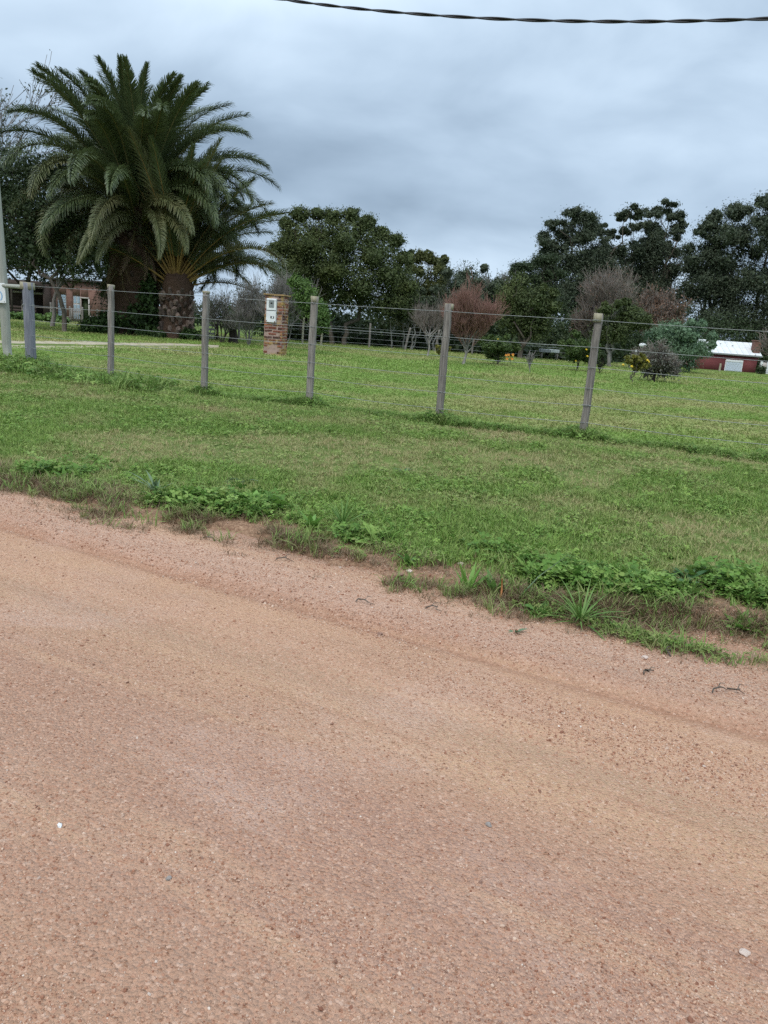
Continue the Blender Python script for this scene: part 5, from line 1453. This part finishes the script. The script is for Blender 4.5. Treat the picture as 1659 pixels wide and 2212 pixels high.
# ================================================================== plants and bits along the road edge
def leafy(name, label, pos, n, ln, w, rise, mat, seed, shape=(.15, .5, .95, 1.0, .55, 0.0), bend=.3, cat='weed', group=None, variants=3, stalk=0.0):
    """a rosette or tuft: every leaf an object sharing one of a few leaf meshes"""
    r_ = np.random.default_rng(seed); x, y = pos
    t = thing(name, label, cat, (x, y, rz_(x, y) - .004), r_.uniform(0, 6.28), group)
    ms = []
    for k in range(variants):
        mb = MB(); leaf_poly(mb, np.array([0, 0, 0.0]), np.array([1.0, 0, 0]), np.array([0, 0, 1.0]), 1.0, w / ln * r_.uniform(.85, 1.15), shape, bend * r_.uniform(.6, 1.4)); ms.append(mb.mesh('leaf', mat))
    for i in range(n):
        o = link(bpy.data.objects.new('leaf', ms[i % variants]), t)
        el = rise[0] + (rise[1] - rise[0]) * r_.uniform() ; a = i * 2.39996 + r_.normal(0, .25); s = ln * r_.uniform(.6, 1.15)
        o.rotation_euler = Euler((r_.normal(0, .25), -el, a), 'XYZ'); o.scale = (s, s, s)
        o.location = (math.cos(a) * stalk * r_.uniform(0, 1), math.sin(a) * stalk * r_.uniform(0, 1), abs(stalk) * .3 * r_.uniform())
    return t
def plain_leaf(name, c1, c2, tr=.25):
    m, t, b, o = new_mat(name)
    c = mixc(t, obj_random(t), c1, c2); t.links.new(c, b.inputs['Base Color']); b.inputs['Roughness'].default_value = .5; b.inputs['Specular IOR Level'].default_value = .3
    trn = t.nodes.new('ShaderNodeBsdfTranslucent'); t.links.new(c, trn.inputs[0]); ms = t.nodes.new('ShaderNodeMixShader'); ms.inputs[0].default_value = tr
    t.links.new(b.outputs[0], ms.inputs[1]); t.links.new(trn.outputs[0], ms.inputs[2]); t.links.new(ms.outputs[0], o.inputs[0]); return m
M_lf = plain_leaf('weed_green', (0.085, 0.19, 0.040), (0.15, 0.28, 0.065))
M_lf_d = plain_leaf('weed_dark_green', (0.050, 0.125, 0.040), (0.09, 0.18, 0.06))
M_lf_g = plain_leaf('weed_grey_green', (0.12, 0.19, 0.10), (0.18, 0.25, 0.14))
M_lf_b = plain_leaf('weed_bright_green', (0.14, 0.28, 0.050), (0.20, 0.36, 0.075))
M_gr = plain_leaf('tuft_green', (0.10, 0.20, 0.040), (0.17, 0.28, 0.07))
M_redstem = noise_mat('orange_stem', (0.42, 0.17, 0.06), (0.52, 0.22, 0.09), 9, .7, 0)
BL = (.6, .9, 1.0, .8, .4, 0.0)
GW = 'weeds along the road edge'
leafy('grass_tuft', 'largest spiky grass tuft, sprawling on the sandy road edge at the right', (.92, 3.28), 64, .23, .009, (.15, 1.25), M_gr, 801, BL, .45, 'grass tuft', None, 4)
leafy('leafy_weed', 'round-leaved weed at the left side of the sprawling grass tuft', (.74, 3.36), 18, .055, .036, (.2, 1.0), M_lf, 803, (.2, .8, 1, .8, .1), .2, 'weed', GW, stalk=.06)
leafy('leafy_weed', 'upright weed with narrow pointed leaves beside the orange stem', (.44, 3.60), 11, .15, .026, (.9, 1.45), M_lf_b, 805, (.2, .6, 1, .8, .4, 0), .15, 'weed', GW, stalk=.03)
leafy('leafy_weed', 'second upright pointed weed just right of the orange-stemmed one', (.56, 3.55), 9, .12, .024, (.7, 1.35), M_lf, 807, (.2, .6, 1, .8, .4, 0), .2, 'weed', GW, stalk=.03)
sx = thing('dry_stem', 'single orange-brown dry stem sticking up at the road edge', 'stem', (.58, 3.47, rz_(.58, 3.47)))
mb = MB(); tube(mb, [(0, 0, -.01), (.004, 0, .06), (0, .005, .115)], [.006, .005, .003], 5); mb.obj('stalk', M_redstem, sx)
sx2 = thing('dry_stem', 'long thin pale stem slanting over the weeds right of the orange stem', 'stem', (.66, 3.46, rz_(.66, 3.46)))
mb = MB(); tube(mb, [(0, 0, 0), (.10, .06, .10), (.24, .12, .20)], [.004, .003, .0015], 4); mb.obj('stalk', M_lf_g, sx2)
leafy('grass_tuft', 'upright green grass tuft among clover left of mid picture', (-.24, 4.42), 42, .20, .008, (.7, 1.45), M_gr, 809, BL, .35, 'grass tuft', None, 4)
leafy('leafy_weed', 'broad pale-green dock leaves among the clover', (-.82, 4.74), 13, .17, .055, (.3, 1.1), M_lf_b, 811, group=GW)
leafy('leafy_weed', 'grey-green thistle-like rosette at the grass border on the left', (-1.52, 4.98), 18, .20, .022, (.3, 1.15), M_lf_g, 813, (.3, .8, .6, 1, .5, 0), .25, 'weed', GW)
leafy('leafy_weed', 'flat blue-green rosette in the mown verge', (-1.04, 5.40), 12, .13, .042, (.1, .5), M_lf_g, 815, group=GW)
leafy('leafy_weed', 'pale rosette alone on the mown verge, mid picture', (.17, 5.40), 11, .11, .025, (.1, .6), M_lf, 817, group=GW)
leafy('leafy_weed', 'dark rosette farther up the mown verge', (.12, 5.98), 12, .13, .03, (.1, .7), M_lf_d, 819, group=GW)
leafy('leafy_weed', 'two-tone upright lance leaves below the green grass tuft', (-.42, 4.36), 9, .14, .032, (.6, 1.3), M_lf_b, 821, group=GW)
leafy('leafy_weed', 'broad bright leaves at the lower right border of the grass', (1.66, 3.32), 18, .115, .045, (.3, 1.1), M_lf_b, 823, group=GW)
leafy('leafy_weed', 'dark glossy-leaved clump in the right-hand weeds', (1.57, 3.78), 26, .085, .036, (.2, 1.0), M_lf_d, 825, group=GW, stalk=.08)
leafy('leafy_weed', 'rounded mid-green clump left of the dark glossy one', (1.30, 3.80), 24, .075, .036, (.2, 1.0), M_lf, 827, group=GW, stalk=.08)
leafy('leafy_weed', 'grey-green seedling alone on the bare road sand', (.60, 3.10), 8, .055, .022, (.1, .9), M_lf_g, 829, group=GW)
leafy('leafy_weed', 'small green seedling at the lip of the grass, mid picture', (.15, 3.84), 10, .085, .028, (.3, 1.2), M_lf, 831, group=GW)
leafy('leafy_weed', 'light tuft of leaves in the weeds at the far left border', (-2.35, 5.3), 14, .13, .04, (.3, 1.1), M_lf, 833, group=GW)
M_pale_stone = noise_mat('pale_stone', (0.44, 0.33, 0.27), (0.62, 0.50, 0.43), 6, .9, .3, .004)
M_brown_stone = noise_mat('brown_stone', (0.20, 0.11, 0.08), (0.30, 0.18, 0.13), 6, .9, .3, .004)
M_grey_stone = noise_mat('grey_stone', (0.22, 0.19, 0.17), (0.33, 0.29, 0.26), 6, .9, .3, .004)
for i, (x, y, s, m, lb) in enumerate(((.10, 3.68, .021, M_brown_stone, 'brown-pink stone at the grass lip, larger of a pair'), (.15, 3.74, .015, M_pale_stone, 'white stone above the brown-pink stone at the grass lip'),
        (.42, 3.86, .014, M_pale_stone, 'white pebble in the grass above the orange stem'), (.33, 1.76, .0085, M_grey_stone, 'grey pebble on the open road right of centre'),
        (.83, 1.385, .009, M_pale_stone, 'pale pebble near the lower right corner'), (-.73, 1.63, .006, M_white, 'tiny white pebble at the left of the road'), (-.42, 1.475, .007, M_grey_stone, 'dark pebble on the lower left of the road'),
        (1.10, 2.92, .013, M_pale_stone, 'pale pebble on the sand below the grass tuft'), (.02, 2.98, .010, M_brown_stone, 'brown pebble on the gravel band, mid picture'))):
    o = link(bpy.data.objects.new('stone', stone_mesh('stone', 850 + i, m, 2))); o.location = (x, y, rz_(x, y) + s * .35); o.scale = (s * 1.2, s, s * .8); o.rotation_euler = (0, 0, i * 1.7)
    tag(o, lb, 'stone', None)
r_ = np.random.default_rng(66)
for i, (x, y, l, a) in enumerate(((1.25, 2.62, .09, .4), (1.34, 2.66, .05, -.6), (1.05, 2.75, .05, .9), (-.10, 3.33, .10, -.5), (.22, 3.30, .07, -.3), (-.55, 3.88, .09, -.2), (1.20, 2.95, .06, 1.2), (-1.0, 4.15, .08, -.4))):
    lb = ['largest curled twig on the sand at the lower right', 'short twig beside the largest curled twig', 'thin twig on the sand left of the curled twigs', 'thin dark twig on the road below the grass lip', 'small bent twig below the brown-pink stone',
          'twig on the road edge left of mid picture', 'upright bent twig below the sprawling grass tuft', 'dark twig on the crumbling left road edge'][i]
    mb = MB(); z = rz_(x, y); n = 6; q = np.linspace(0, 1, n)
    P = np.column_stack([math.cos(a) * l * q + r_.normal(0, .008, n), math.sin(a) * l * q + r_.normal(0, .008, n), .006 + .02 * np.sin(q * 3.1) * r_.uniform(.3, 1)])
    tube(mb, P, [.003, .0035, .003, .003, .002, .0015], 5)
    tube(mb, [P[2], P[2] + [.012, .015, .012], P[2] + [.03, .02, .008]], [.002, .0016, .001], 4)
    o = mb.obj('twig', M_bark); o.location = (x, y, z)
    tag(o, lb, 'twig', None)
